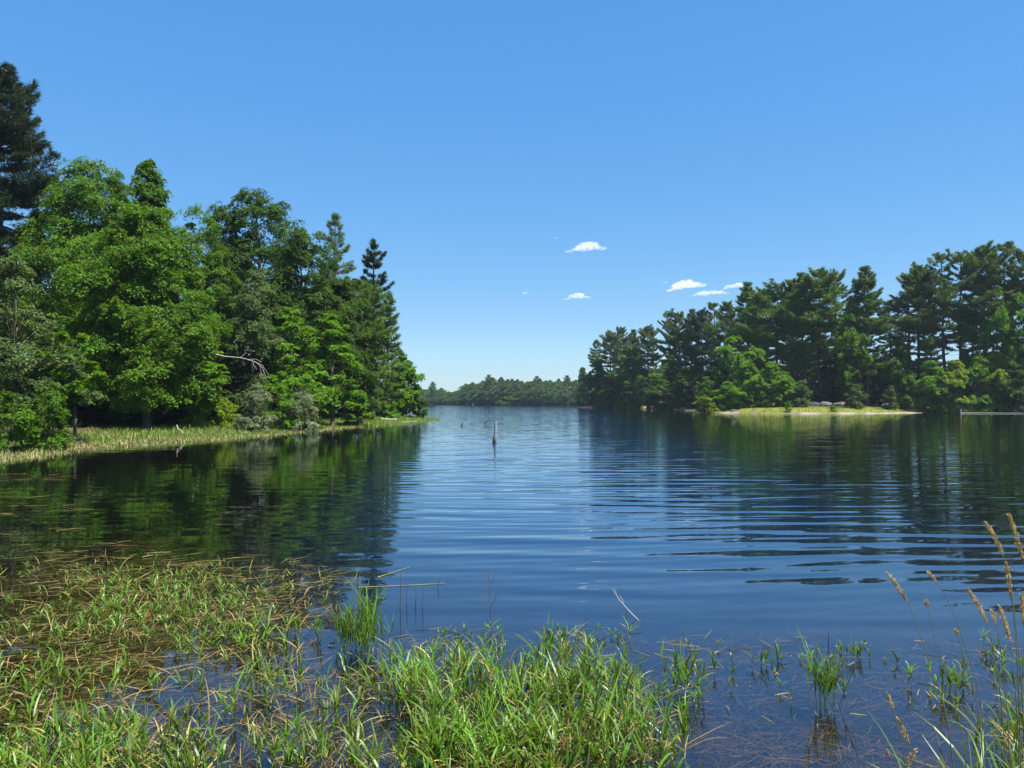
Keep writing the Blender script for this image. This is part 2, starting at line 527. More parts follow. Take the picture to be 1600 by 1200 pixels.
PROFILES = {
    'round': ((0, .15, .4, .65, .85, 1), (.55, .85, 1, .86, .55, .15)),
    'maple': ((0, .12, .3, .55, .78, .92, 1), (.8, .98, 1, .93, .74, .48, .25)),
    'oak': ((0, .2, .45, .7, .9, 1), (.5, .7, .85, 1, .75, .35)),
    'column': ((0, .2, .5, .8, 1), (.75, .95, 1, .7, .2)),
    'vase': ((0, .2, .5, .8, 1), (.35, .6, .9, 1, .45)),
    'shrub': ((0, .3, .6, .85, 1), (.85, 1, .9, .6, .2)),
}
def broadleaf(seed, H, R, prof='round', base=0.1, ncl=70, nspray=12, nleaf=22, L=0.17, W=0.11, flat=0.7, cl=0.27, lobes=0.25, up=0.7, trunk_r=None, clump_gap=0.0, mat_wood=None, stems=1):
    rng = np.random.default_rng(seed)
    gt, gc = Geo(), Geo()
    tr_ = trunk_r or 0.016 * H
    z0 = base * H
    xs, ys = PROFILES[prof]
    ph = rng.uniform(0, 2 * PI, (6, 2))
    fq = rng.integers(1, 4, (6, 2))
    def env(u, th):
        r = np.interp(u, xs, ys) * R
        n = sum(np.sin(fq[k, 0] * th + ph[k, 0]) * np.sin((fq[k, 1] * 2.2) * u * PI + ph[k, 1]) for k in range(6)) / 2.2
        return r * (1 + lobes * n)
    # clump centres: mostly near the outside of the crown, the taller parts less full
    u = rng.uniform(0, 1, ncl * 4)
    keep = rng.uniform(0, 1, ncl * 4) < np.interp(u, xs, ys) * 0.8 + 0.25
    u = u[keep][:ncl]
    n = len(u)
    th = (np.arange(n) * 2.39996 + rng.normal(0, 0.5, n))
    cr = R * cl * rng.uniform(0.6, 1.35, n) * np.interp(u, (0, .7, 1), (1, 1, .8))
    rad = np.maximum(env(u, th) - cr * 0.75, 0.0) * np.sqrt(rng.uniform(0.08, 1.0, n))
    lean = rng.normal(0, 0.03, 2) * H
    axis = np.stack([lean[0] * u ** 2, lean[1] * u ** 2, z0 + u * (H - z0 - cr * 0.5)], axis=-1)
    cen = axis + np.stack([np.cos(th) * rad, np.sin(th) * rad, -rad * 0.12], axis=-1)
    # trunk and limbs
    for s_ in range(stems):
        off = rng.normal(0, 0.12 * (stems > 1), 2) * R
        k = 9
        t = np.linspace(0, 1, k)
        lx = lean[0] * t ** 2 + off[0] * (1 + t * 2) + rng.normal(0, 0.006 * H, k) * (t > 0)
        ly = lean[1] * t ** 2 + off[1] * (1 + t * 2) + rng.normal(0, 0.006 * H, k) * (t > 0)
        tp = np.stack([lx, ly, t * H * 0.9 - 0.2], axis=-1)
        rr = tr_ * np.interp(t, (0, .06, .5, 1), (1.5, 1.0, .62, .12)) / (1 if stems == 1 else 1.6)
        tube(gt, tp, rr, 8, cap=False)
        pick = rng.permutation(n)[: min(n, 34) // stems]
        for j in pick:
            q = cen[j]
            zb = max(0.25 * z0 + 0.1 * H, q[2] - np.hypot(q[0], q[1]) * rng.uniform(0.3, 0.8) - 0.03 * H)
            tb = np.clip((zb + 0.2) / (0.9 * H), 0.02, 0.97)
            a = np.array((np.interp(tb, t, lx), np.interp(tb, t, ly), zb))
            r0 = np.interp(tb, t, rr) * 0.5
            limb(gt, a, q, r0, r0 * 0.25, rng, sag=-0.05)
    # sprays on the clumps
    ns = n * nspray
    ci = np.repeat(np.arange(n), nspray)
    d = norm(rng.normal(size=(ns, 3)) + np.array((0, 0, 0.25)))
    outw = norm(np.stack([np.cos(th[ci]), np.sin(th[ci]), np.full(ns, 0.25)], axis=-1))
    d = norm(d + outw * 0.45)
    fl = np.array((1, 1, flat))
    sc = cen[ci] + d * fl * (cr[ci] * rng.uniform(0.35, 1.12, ns))[:, None]
    snrm = norm(d * 0.55 + np.array((0, 0, up)) + outw * 0.25 + rng.normal(0, 0.25, (ns, 3)))
    srad = cr[ci] * rng.uniform(0.28, 0.5, ns)
    # leaves on the sprays
    nl = ns * nleaf
    si = np.repeat(np.arange(ns), nleaf)
    e1 = norm(np.cross(snrm, rng.normal(size=(ns, 3))))
    e2 = np.cross(snrm, e1)
    a_ = rng.uniform(0, 2 * PI, nl)
    rr_ = np.sqrt(rng.uniform(0, 1, nl)) * srad[si]
    lp = sc[si] + e1[si] * (np.cos(a_) * rr_)[:, None] + e2[si] * (np.sin(a_) * rr_)[:, None] + snrm[si] * rng.normal(0, 0.16, nl)[:, None] * srad[si][:, None]
    lp[:, 2] -= (rr_ ** 2 / np.maximum(srad[si], 1e-6)) * 0.35
    ln = norm(snrm[si] + rng.normal(0, 0.45, (nl, 3)))
    ok = lp[:, 2] > 0.05
    leaves(gc, lp[ok], ln[ok], L, W, rng)
    return gt.mesh('trunk', mat_wood or M_BARK, True), gc.mesh('crown', M_LEAF)

def pine(seed, H, R, base=0.35, dens=1.0, tuft=0.34, tw=0.07, nb=5, step=0.85, shape='flat', needles=8, stub=True, gap=0.12, mat_wood=None):
    rng = np.random.default_rng(seed)
    gt, gc = Geo(), Geo()
    k = 12
    t = np.linspace(0, 1, k)
    lean = rng.normal(0, 0.012 * H, 2)
    lx = lean[0] * t + rng.normal(0, 0.003 * H, k) * (t > 0)
    ly = lean[1] * t + rng.normal(0, 0.003 * H, k) * (t > 0)
    r0 = 0.0125 * H
    rr = r0 * np.interp(t, (0, .05, .6, 1), (1.4, 1.0, .6, .1))
    tube(gt, np.stack([lx, ly, t * H - 0.2], axis=-1), rr, 8, cap=False)
    z = base * H
    P, D = [], []
    zs = []
    while z < H - 0.3:
        zs.append(z)
        z += step * rng.uniform(0.65, 1.3) * np.interp((z / H - base) / (1 - base), (0, 1), (1.15, 0.6))
    for z in zs:
        u = (z / H - base) / (1 - base)
        if shape == 'flat':
            pr = np.interp(u, (0, .2, .5, .8, 1), (.6, .95, 1, .62, .16)) * (1 + 0.22 * math.sin(z * 1.9 + seed))
        elif shape == 'cone':
            pr = np.interp(u, (0, .12, .4, .75, 1), (.8, 1, .85, .5, .1))
        else:
            pr = np.interp(u, (0, .2, .45, .75, 1), (.6, 1, .95, .66, .14)) * (1 + 0.25 * math.sin(z * 2.3 + seed))
        m_ = max(3, int(rng.poisson(nb)))
        a0 = rng.uniform(0, 2 * PI)
        tb = z / H
        for j in range(m_):
            if rng.uniform() < gap: continue
            az = a0 + j * 2 * PI / m_ + rng.normal(0, 0.25)
            Lb = R * pr * rng.uniform(0.55, 1.18)
            rise = np.interp(u, (0, .5, 1), (-0.08, 0.10, 0.75)) + rng.normal(0, 0.08)
            n_ = 6
            tt = np.linspace(0, 1, n_)
            bx = np.cos(az) * Lb * tt
            by = np.sin(az) * Lb * tt
            bz = Lb * (rise * tt - 0.10 * np.sin(tt * PI) + 0.16 * tt ** 3)
            o = np.array((np.interp(tb, t, lx), np.interp(tb, t, ly), z))
            pts = o + np.stack([bx, by, bz], axis=-1)
            br = max(0.012, 0.022 * Lb) * np.linspace(1, 0.2, n_)
            tube(gt, pts, br, 5, cap=False)
            nt_ = int(max(5, Lb * 11 * dens))
            s = np.interp(rng.uniform(0, 1, nt_), (0, 1), (0.28, 1.0)) ** 0.75
            side = rng.normal(0, 0.15, nt_) * Lb * np.interp(s, (0.2, .7, 1), (.7, 1.1, .45))
            q = np.stack([np.interp(s, tt, pts[:, i]) for i in range(3)], axis=-1)
            q += np.stack([-np.sin(az) * side, np.cos(az) * side, np.abs(side) * 0.12 + rng.uniform(0, 0.10, nt_) * Lb * 0.35], axis=-1)
            dd = np.stack([np.cos(az) * 0.7 - np.sin(az) * np.sign(side) * 0.45, np.sin(az) * 0.7 + np.cos(az) * np.sign(side) * 0.45, np.full(nt_, 0.55)], axis=-1)
            P.append(q); D.append(dd)
        if stub and u < 0.15:
            pass
    # dead stubs under the crown
    if stub:
        for _ in range(8):
            zb = rng.uniform(0.45, 1.0) * base * H
            az = rng.uniform(0, 2 * PI)
            Lb = R * rng.uniform(0.2, 0.5)
            a = np.array((np.interp(zb / H, t, lx), np.interp(zb / H, t, ly), zb))
            limb(gt, a, a + np.array((math.cos(az) * Lb, math.sin(az) * Lb, -0.15 * Lb)), 0.03, 0.01, rng, n=4, k=4)
    # leader
    nl_ = int(24 * dens)
    P.append(np.stack([lx[-1] + rng.normal(0, .16, nl_), ly[-1] + rng.normal(0, .16, nl_), H - rng.uniform(0, 0.9, nl_)], axis=-1))
    D.append(np.tile((0, 0, 1.0), (nl_, 1)) + rng.normal(0, 0.3, (nl_, 3)))
    P, D = np.concatenate(P), norm(np.concatenate(D))
    n = len(P)
    pi_ = np.repeat(np.arange(n), needles)
    nd = norm(D[pi_] + rng.normal(0, 0.62, (n * needles, 3)))
    side = norm(np.cross(nd, rng.normal(size=nd.shape)))
    Ln = tuft * rng.uniform(0.6, 1.25, (len(nd), 1))
    b = P[pi_] + rng.normal(0, 0.06, nd.shape)
    v = np.stack([b - side * tw * 0.5, b + side * tw * 0.5, b + nd * Ln], axis=1)
    gc.add(v.reshape(-1, 3), np.arange(len(nd) * 3).reshape(-1, 3))
    return gt.mesh('trunk', mat_wood or M_PINEBARK, True), gc.mesh('crown', M_NEEDLE)

def place(kind, meshes, x, y, label, cat, color, group=None, rz=0.0, s=(1, 1, 1), trunk_name='trunk', crown_name='crown', z=None, tilt=(0, 0)):
    e = empty(kind, (x, y, (gz(x, y) if z is None else z) - 0.02), rz)
    e.rotation_euler = (tilt[0], tilt[1], rz)
    e.scale = s
    tag(e, label, cat, group)
    t = link(trunk_name, meshes[0], e)
    c = link(crown_name, meshes[1], e)
    c.color = (*color, 1)
    return e

def spot(px, top_y, depth):
    """ground point under a pixel column at a depth, and the height of a tree whose top shows at top_y"""
    q = at(px, top_y, depth)
    b = gz(q[0], q[1])
    return q[0], q[1], q[2] - b

C_MAPLE = (0.092, 0.192, 0.011)
C_OAK = (0.058, 0.122, 0.013)
C_DARK = (0.042, 0.078, 0.022)  # shade inside the woods put into the leaf colour
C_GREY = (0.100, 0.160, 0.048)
C_LOCUST = (0.125, 0.262, 0.013)
C_BRIGHT = (0.185, 0.270, 0.016)
C_SILVER = (0.210, 0.265, 0.150)
C_PINE = (0.105, 0.172, 0.038)
C_PINEL = (0.125, 0.215, 0.034)
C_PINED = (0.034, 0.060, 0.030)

seed = [100]
def inland(px, depth):
    """the left shore lies farther off than it looks: keep every tree on land"""
    return depth + (np.interp(px, (0, 300, 400, 460, 520, 580, 640, 700), (1.5, 3, 6, 9, 10, 7, 5, 4)) if px < 720 else 0.0)
def bl(px, top, wpx, depth, label, color, kind='broadleaf_tree', cat='tree', group=None, **kw):
    depth = inland(px, depth)
    x, y, H = spot(px, top, depth)
    R = wpx * 0.5 * depth / FPX
    seed[0] += 1
    ms = broadleaf(seed[0], H, R, **kw)
    return place(kind, ms, x, y, label, cat, color, group, rz=0.0)

def pn(px, top, wpx, depth, label, color, kind='pine_tree', group=None, **kw):
    depth = inland(px, depth)
    x, y, H = spot(px, top, depth)
    R = wpx * 0.5 * depth / FPX
    seed[0] += 1
    ms = pine(seed[0], H, R, **kw)
    return place(kind, ms, x, y, label, 'tree', color, group)

BIG = dict(ncl=210, nspray=14, nleaf=30, cl=0.22, L=0.16, W=0.11)
MID = dict(ncl=110, nspray=13, nleaf=28, cl=0.26, L=0.14, W=0.095)
LOC = dict(flat=0.5, up=1.3, L=0.24, W=0.10, lobes=0.35, cl=0.25, ncl=55, nspray=12, nleaf=22)

# --- left bank
pn(10, 118, 185, 54, 'tallest dark pine at the far left edge of the photo', C_PINED, base=0.48, dens=3.4, tuft=0.34, tw=0.055, nb=7, step=0.75, needles=9, shape='dome', gap=0.03)
bl(132, 246, 235, 53, 'tall leafy maple just right of the tallest dark pine', C_MAPLE, prof='maple', base=0.25, lobes=0.2, **{**BIG, 'ncl': 260})
bl(240, 250, 88, 57, 'slender maple whose narrow top of leaves rises behind the big bright maple', C_MAPLE, prof='column', base=0.5, lobes=0.2, **{**BIG, 'ncl': 110, 'cl': 0.34, 'nleaf': 26})
bl(232, 318, 235, 45, 'big bright green maple bulging over the left shore', C_MAPLE, prof='maple', base=0.11, **{**BIG, 'ncl': 270})
bl(300, 322, 150, 57, 'bright topped maple between the big maple and the tall oak', C_MAPLE, prof='maple', **MID)
bl(412, 296, 190, 58, 'tall dark oak with a lobed top above the middle of the left bank', C_OAK, prof='oak', lobes=0.38, base=0.16, **{**BIG, 'cl': 0.2})
bl(396, 428, 120, 52, 'grey green round tree standing in front of the tall oak', C_GREY, prof='round', **MID)
bl(472, 362, 140, 57, 'dark broadleaf tree with yellow green clumps right of the tall oak', C_OAK, prof='round', **BIG)
pn(520, 334, 90, 64, 'greyish pine with a feathery top behind the left bank leaves', C_PINE, base=0.3, dens=1.9, tuft=0.32, tw=0.05, shape='cone')
pn(583, 376, 58, 70, 'dark narrow pine whose knobbly top stands alone against the sky', C_PINED, base=0.3, dens=2.8, tuft=0.32, tw=0.055, nb=6, step=0.95, shape='dome', gap=0.2)
bl(518, 402, 130, 60, 'dark leafy tree below the greyish feathery pine', C_OAK, prof='round', **BIG)
pn(570, 440, 92, 66, 'broad soft green pine with layered boughs at the right end of the left bank', C_PINEL, base=0.12, dens=2.6, tuft=0.36, tw=0.055, shape='flat', nb=6, gap=0.05)
pn(604, 455, 60, 74, 'smaller soft pine behind the broad layered pine', C_PINEL, base=0.2, dens=2.0, tuft=0.34, tw=0.055, shape='cone', gap=0.05)
bl(30, 392, 225, 35, 'grey green tree with ragged bright sprays at the left edge of the shore', C_GREY, prof='round', **{**LOC, 'ncl': 95, 'L': 0.17, 'W': 0.09, 'cl': 0.23})
bl(120, 505, 90, 35, 'bright spray of a small locust leaning out from the ragged left tree', C_LOCUST, kind='locust_tree', prof='vase', base=0.35, **{**LOC, 'ncl': 26})
bl(312, 535, 90, 46, 'young bright locust at the foot of the big maple', C_LOCUST, kind='locust_tree', prof='vase', **{**LOC, 'ncl': 40})
bl(458, 474, 95, 50, 'bright locust with feathery tiers in the middle of the left bank', C_LOCUST, kind='locust_tree', prof='vase', **LOC)
bl(520, 488, 100, 52, 'second bright locust right beside the feathery tiered one', C_LOCUST, kind='locust_tree', prof='column', **LOC)
bl(478, 566, 105, 47, 'low spreading locust above the silvery willow shrubs', C_LOCUST, kind='locust_tree', prof='vase', **{**LOC, 'ncl': 40})
bl(630, 553, 66, 80, 'light green sapling at the very tip of the left point', C_LOCUST, kind='sapling_tree', prof='column', **{**MID, 'L': 0.24, 'W': 0.14, 'ncl': 60})
bl(560, 596, 60, 56, 'small bright locust bush under the broad layered pine', C_LOCUST, kind='locust_bush', cat='bush', prof='shrub', base=0.0, **{**LOC, 'ncl': 30})
SH = dict(prof='shrub', base=0.0, ncl=34, nspray=11, nleaf=20, L=0.13, W=0.06, cl=0.3, stems=3, lobes=0.3)
bl(400, 598, 66, 44, 'silvery willow shrub left of its larger twin by the shore', C_SILVER, kind='willow_shrub', cat='shrub', **SH)
bl(474, 606, 72, 45, 'larger silvery willow shrub right at the waterline', C_SILVER, kind='willow_shrub', cat='shrub', **SH)
bl(436, 596, 70, 45.5, 'green shrub squeezed between the two silvery willows', C_LOCUST, kind='shrub', cat='shrub', **SH)
bl(345, 616, 64, 47, 'yellow green rounded shrub at the edge of the grassy bank', C_BRIGHT, kind='shrub', cat='shrub', **SH)
bl(75, 590, 90, 31.5, 'leafy dark green shrub on the left shore below the ragged tree', C_MAPLE, kind='shrub', cat='shrub', **SH)
bl(8, 598, 100, 30, 'shrub cut off by the left edge of the photo', C_MAPLE, kind='shrub', cat='shrub', **SH)
bl(652, 612, 36, 82, 'little dark bush on the tip of the left point', C_OAK, kind='shrub', cat='shrub', **{**SH, 'L': 0.2, 'W': 0.1})
bl(605, 600, 44, 74, 'leafy bush between the layered pine and the sapling on the point', C_LOCUST, kind='shrub', cat='shrub', **{**SH, 'L': 0.2, 'W': 0.1})
bl(352, 318, 110, 60, 'leafy oak filling the dip just left of the tall lobed oak', C_OAK, prof='maple', **MID)
bl(540, 428, 110, 63, 'dark leafy tree between the two pine tops of the left bank', C_OAK, prof='maple', **MID)
# shaded trees filling the wood behind the left bank
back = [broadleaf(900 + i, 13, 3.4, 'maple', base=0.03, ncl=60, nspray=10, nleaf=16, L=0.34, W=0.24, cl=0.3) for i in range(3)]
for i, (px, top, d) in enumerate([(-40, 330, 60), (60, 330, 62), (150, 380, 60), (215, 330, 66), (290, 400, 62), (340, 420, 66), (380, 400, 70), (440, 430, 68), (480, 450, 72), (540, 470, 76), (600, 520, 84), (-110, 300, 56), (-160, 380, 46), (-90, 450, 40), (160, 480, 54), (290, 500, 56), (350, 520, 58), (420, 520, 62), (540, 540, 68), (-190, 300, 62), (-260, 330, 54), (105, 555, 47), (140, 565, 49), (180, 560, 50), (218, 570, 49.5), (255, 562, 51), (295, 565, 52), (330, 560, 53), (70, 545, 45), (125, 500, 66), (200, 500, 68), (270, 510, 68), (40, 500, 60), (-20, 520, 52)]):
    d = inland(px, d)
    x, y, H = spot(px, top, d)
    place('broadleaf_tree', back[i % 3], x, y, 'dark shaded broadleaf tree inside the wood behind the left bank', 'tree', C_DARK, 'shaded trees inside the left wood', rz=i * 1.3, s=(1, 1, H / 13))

# --- right bank: pines
PK = dict(tuft=0.42, tw=0.08, needles=9)
PR = [pine(300, 25, 4.2, base=0.34, dens=2.3, nb=5, step=0.95, shape='flat', gap=0.15, **PK),
      pine(301, 25, 4.0, base=0.28, dens=2.3, nb=5, step=0.95, shape='flat', gap=0.12, **PK),
      pine(302, 25, 4.5, base=0.40, dens=2.2, nb=5, step=1.05, shape='flat', gap=0.25, **PK),
      pine(303, 25, 4.2, base=0.45, dens=2.2, nb=4, step=1.15, shape='flat', gap=0.3, **PK),
      pine(304, 25, 4.1, base=0.24, dens=2.3, nb=6, step=0.9, shape='cone', gap=0.1, **PK)]
def rp(i, px, top, d, label, color=C_PINE, w=1.0, group='pines on the right bank'):
    x, y, H = spot(px, top, d)
    place('pine_tree', PR[i], x, y, label, 'tree', color, group, rz=(px * 0.37) % 6.28, s=(w * H / 25, w * H / 25, H / 25))
rp(0, 953, 518, 212, 'pine next to the slim bare stemmed pine at the left end of the right bank', w=1.0)
rp(1, 969, 513, 205, 'pine topping the first low rise of the right bank')
rp(4, 989, 516, 205, 'pine above the first pale broadleaf of the right bank')
rp(0, 1013, 510, 196, 'pine standing alone just before the step up in the right treeline')
rp(2, 1047, 489, 190, 'left one of the twin pines at the first step up of the treeline')
rp(1, 1061, 490, 188, 'right one of the twin pines at the first step up of the treeline')
rp(4, 1080, 484, 184, 'dark pine straight below the leftmost of the three bunched clouds')
rp(0, 1097, 485, 180, 'pine below the gap between the bunched clouds', C_PINED)
rp(3, 1117, 474, 172, 'pine under the flat lower cloud of the bunch')
rp(1, 1136, 474, 166, 'pine just left of the treeline that hides the last cloud')
rp(4, 1170, 442, 156, 'big pine whose top touches the rightmost cloud', C_PINEL, 1.1)
rp(0, 1193, 452, 150, 'soft green pine right of the cloud touching one', C_PINEL, 1.15)
rp(2, 1214, 444, 148, 'spreading pine above the young birches of the beach', C_PINEL, 1.15)
rp(1, 1237, 440, 146, 'pine with light green boughs behind the birches', C_PINEL)
rp(4, 1254, 427, 145, 'left pine of the crowded clump above the boulders', C_PINEL)
rp(0, 1277, 422, 142, 'middle pine of the crowded clump above the boulders', C_PINEL, 1.1)
rp(2, 1304, 430, 142, 'right pine of the crowded clump above the boulders', C_PINEL)
rp(4, 1353, 417, 140, 'full rounded pine standing clear on both sides in the treeline', C_PINE, 1.15)
rp(1, 1330, 470, 150, 'lower pine between the crowded clump and the full rounded pine')
rp(3, 1419, 430, 143, 'thinner stem of the paired pines with sky between their trunks')
rp(0, 1433, 416, 140, 'taller stem of the paired pines with sky between their trunks')
rp(3, 1474, 398, 138, 'open pine with bare lower trunk left of the tallest pair', C_PINE)
rp(2, 1500, 398, 138, 'open pine with ragged flat boughs right beside it', C_PINE)
rp(0, 1538, 385, 137, 'left tree of the tallest pair of pines on the right bank', C_PINE)
rp(3, 1566, 383, 136, 'right tree of the tallest pair of pines on the right bank', C_PINE)
rp(1, 1598, 394, 134, 'pine cut by the right edge of the photo')
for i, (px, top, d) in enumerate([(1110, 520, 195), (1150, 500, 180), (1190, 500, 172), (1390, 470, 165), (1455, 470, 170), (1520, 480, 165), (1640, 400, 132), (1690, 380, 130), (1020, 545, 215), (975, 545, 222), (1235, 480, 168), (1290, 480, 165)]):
    rp((i * 2 + 1) % 5, px, top, d, 'shaded pine standing farther back in the right wood', C_PINED, group='shaded pines inside the right wood')  # darker needle colour stands in for the shade among the back rows
# slim bare pine and pale tree at the left end
x, y, H = spot(932, 532, 218)
ms = pine(310, H, 2.3, base=0.62, dens=1.2, tuft=0.6, tw=0.12, shape='cone', mat_wood=M_PALEBARK)
place('pine_tree', ms, x, y, 'slim pine with a bare pale trunk at the left end of the right bank', 'tree', C_PINE)
# --- right bank: broadleaves and shrubs
BR = [broadleaf(400 + i, 12, 4.0, pr, base=bs, ncl=60, nspray=12, nleaf=24, L=0.34, W=0.22, cl=0.27, lobes=0.32, flat=fl_, up=up_) for i, (pr, bs, fl_, up_) in enumerate((('round', 0.05, 0.7, 0.7), ('column', 0.03, 0.7, 0.7), ('vase', 0.12, 0.5, 1.2), ('shrub', 0.0, 0.7, 0.7)))]
def rb(i, px, top, wpx, d, label, color, kind='broadleaf_tree', cat='tree', group=None):
    x, y, H = spot(px, top, d)
    R = wpx * 0.5 * d / FPX
    place(kind, BR[i], x, y, label, cat, color, group, rz=(px * 0.71) % 6.28, s=(R / 4.0, R / 4.0, H / 12))
rb(0, 911, 571, 26, 226, 'pale loose tree at the outermost tip of the right bank', C_GREY)
rb(0, 936, 560, 55, 216, 'dark leafy tree around the slim pale trunked pine', C_OAK)
rb(1, 988, 540, 60, 200, 'pale green broadleaf in front of the first low pines', C_MAPLE)
rb(0, 1047, 548, 66, 186, 'round broadleaf below the twin pines', C_MAPLE)
rb(0, 1030, 590, 60, 178, 'low dark broadleaf leaning over the far right water', C_OAK)
rb(0, 1075, 570, 60, 170, 'dark broadleaf in the shaded inlet left of the bright beach bush', C_OAK)
rb(0, 955, 588, 60, 205, 'dark low tree beside the outermost tip of the right bank', C_OAK)
rb(2, 1150, 523, 74, 144, 'bright yellow green locust in front of the dark pines', C_LOCUST, kind='locust_tree')
rb(1, 1102, 588, 34, 134, 'narrow leafy sapling at the left end of the beach', C_MAPLE, kind='sapling_tree')
rb(0, 1168, 562, 60, 134, 'tallest of the young birches behind the beach', C_LOCUST, kind='birch_tree', group='young birches behind the beach')
rb(0, 1204, 562, 58, 133, 'young birch right next to the tallest one', C_LOCUST, kind='birch_tree', group='young birches behind the beach')
rb(0, 1228, 578, 46, 133, 'rounder young birch behind the lone beach bush', C_LOCUST, kind='birch_tree', group='young birches behind the beach')
rb(0, 1250, 592, 40, 132, 'rightmost and lowest of the young birches', C_GREY, kind='birch_tree', group='young birches behind the beach')
rb(0, 1138, 594, 52, 132, 'leafy low birch behind the bright beach bush', C_LOCUST, kind='birch_tree', group='young birches behind the beach')
rb(3, 1101, 616, 40, 129, 'bright green bush spilling over the left end of the beach', C_BRIGHT, kind='bush', cat='bush')
rb(3, 1231, 626, 15, 124.5, 'lone small bush on the lawn of the beach', C_LOCUST, kind='bush', cat='bush')
rb(3, 1302, 633, 15, 125, 'tiny bush at the waterline below the boulders', C_LOCUST, kind='bush', cat='bush')
rb(2, 1325, 490, 62, 137, 'broadleaf with mid green tiers under the crowded pines', C_MAPLE)
rb(1, 1338, 600, 34, 131, 'sapling right of the boulders with pale lower leaves', C_GREY, kind='sapling_tree')
rb(0, 1405, 524, 62, 139, 'rounded broadleaf between the full pine and the paired pines', C_MAPLE)
rb(0, 1300, 560, 80, 142, 'dark understorey tree behind the boulders', C_DARK)
rb(0, 1365, 560, 80, 144, 'dark understorey tree left of the sunny leaf strewn slope', C_DARK)
rb(0, 1415, 590, 50, 150, 'dark understorey tree right above the sunny leaf strewn slope', C_DARK)
rb(1, 1392, 602, 26, 133, 'grey green sapling beside the big boulder', C_GREY, kind='sapling_tree')
rb(2, 1555, 446, 56, 133, 'bright broadleaf in front of the tallest pair of pines', C_LOCUST)
rb(2, 1593, 455, 60, 131, 'bright broadleaf at the right edge below the pine tops', C_LOCUST)
rb(0, 1510, 540, 46, 136, 'round grey green tree in front of the open pines', C_GREY)
rb(0, 1580, 520, 70, 134, 'dark broadleaf filling the right edge of the treeline', C_OAK)
rb(0, 1458, 560, 62, 133, 'leftmost of the bright shrubs crowding the right shore', C_LOCUST, kind='tall_shrub', cat='shrub', group='bright shrubs on the right shore')
rb(0, 1490, 558, 62, 132, 'second bright shrub from the left on the right shore', C_BRIGHT, kind='tall_shrub', cat='shrub', group='bright shrubs on the right shore')
rb(0, 1524, 550, 66, 132, 'third and widest bright shrub on the right shore', C_LOCUST, kind='tall_shrub', cat='shrub', group='bright shrubs on the right shore')
rb(0, 1556, 544, 60, 132, 'tallest and rightmost of the bright shrubs on the right shore', C_BRIGHT, kind='tall_shrub', cat='shrub', group='bright shrubs on the right shore')
rb(0, 1590, 565, 70, 130, 'dark bush at the right edge above the pale log', C_OAK, kind='bush', cat='bush')
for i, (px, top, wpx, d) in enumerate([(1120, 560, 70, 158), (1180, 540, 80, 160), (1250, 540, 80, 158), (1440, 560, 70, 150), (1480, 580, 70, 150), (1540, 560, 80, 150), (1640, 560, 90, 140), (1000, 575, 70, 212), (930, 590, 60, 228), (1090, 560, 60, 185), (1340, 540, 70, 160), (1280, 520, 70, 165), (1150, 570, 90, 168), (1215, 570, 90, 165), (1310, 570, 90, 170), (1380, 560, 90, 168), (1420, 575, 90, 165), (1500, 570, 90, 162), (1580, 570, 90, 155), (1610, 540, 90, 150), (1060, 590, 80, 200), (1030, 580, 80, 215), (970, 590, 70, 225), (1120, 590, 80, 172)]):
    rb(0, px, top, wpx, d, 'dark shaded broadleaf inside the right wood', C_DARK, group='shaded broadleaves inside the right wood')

# --- far shore: a wood that reads as one mass, with the trees that stand out on their own
rng = np.random.default_rng(77)
gw, gn = Geo(), Geo()
tops = [(640, 606), (660, 606), (690, 606), (700, 607), (717, 609), (724, 602), (735, 598), (748, 596), (762, 591), (775, 592), (786, 591), (797, 592), (810, 593), (822, 594), (836, 592), (850, 595), (868, 594), (880, 592), (895, 591), (910, 590), (925, 590)]
tx, ty = zip(*tops)
far_x, far_y = FAR[1:9, 0], FAR[1:9, 1]
for row, dd in enumerate((2.0, 10.0, 20.0)):
    for px in np.arange(560, 1010, 7.5):
        px = px + rng.uniform(-3, 3)
        left = px < 720
        d_ = 340.0
        for _ in range(4):
            d_ = float(np.interp((px - 800) / FPX * d_, far_x, far_y)) + dd
        topy = np.interp(px, tx, ty) + rng.uniform(-2, 6) + (2 - row) * 5
        q = at(px, topy, d_)
        b = gz(q[0], q[1])
        H = q[2] - b
        Rr = rng.uniform(2.8, 4.6)
        n = 1700
        conif = rng.uniform() < 0.12
        u = rng.uniform(0, 1, n) ** (0.8)
        th = rng.uniform(0, 2 * PI, n)
        pr = (1 - u) ** 0.6 if conif else np.sqrt(np.clip(1 - (2 * u - 0.9) ** 2, 0.02, 1))
        pr = pr * (1 + 0.4 * np.sin(u * H * 2.2 + 3 * np.sin(th * 2)))
        rad = Rr * pr * np.sqrt(rng.uniform(0.3, 1, n))
        lp = np.stack([q[0] + np.cos(th) * rad, q[1] + np.sin(th) * rad, b + u * H], axis=-1)
        ln = norm(np.stack([np.cos(th), np.sin(th), np.full(n, 0.9)], axis=-1) + rng.normal(0, .5, (n, 3)))
        leaves(gn if conif else gw, lp, ln, 0.7, 0.45, rng)
wood = gw.build('far_wood', M_LEAF)
wood.color = (0.055, 0.105, 0.026, 1)
tag(wood, 'distant wood of leafy trees along the far shore', 'wood', kind='stuff')
woodn = gn.build('far_pine_wood', M_NEEDLE)
woodn.color = (0.045, 0.085, 0.03, 1)
tag(woodn, 'distant pines mixed through the wood along the far shore', 'wood', kind='stuff')
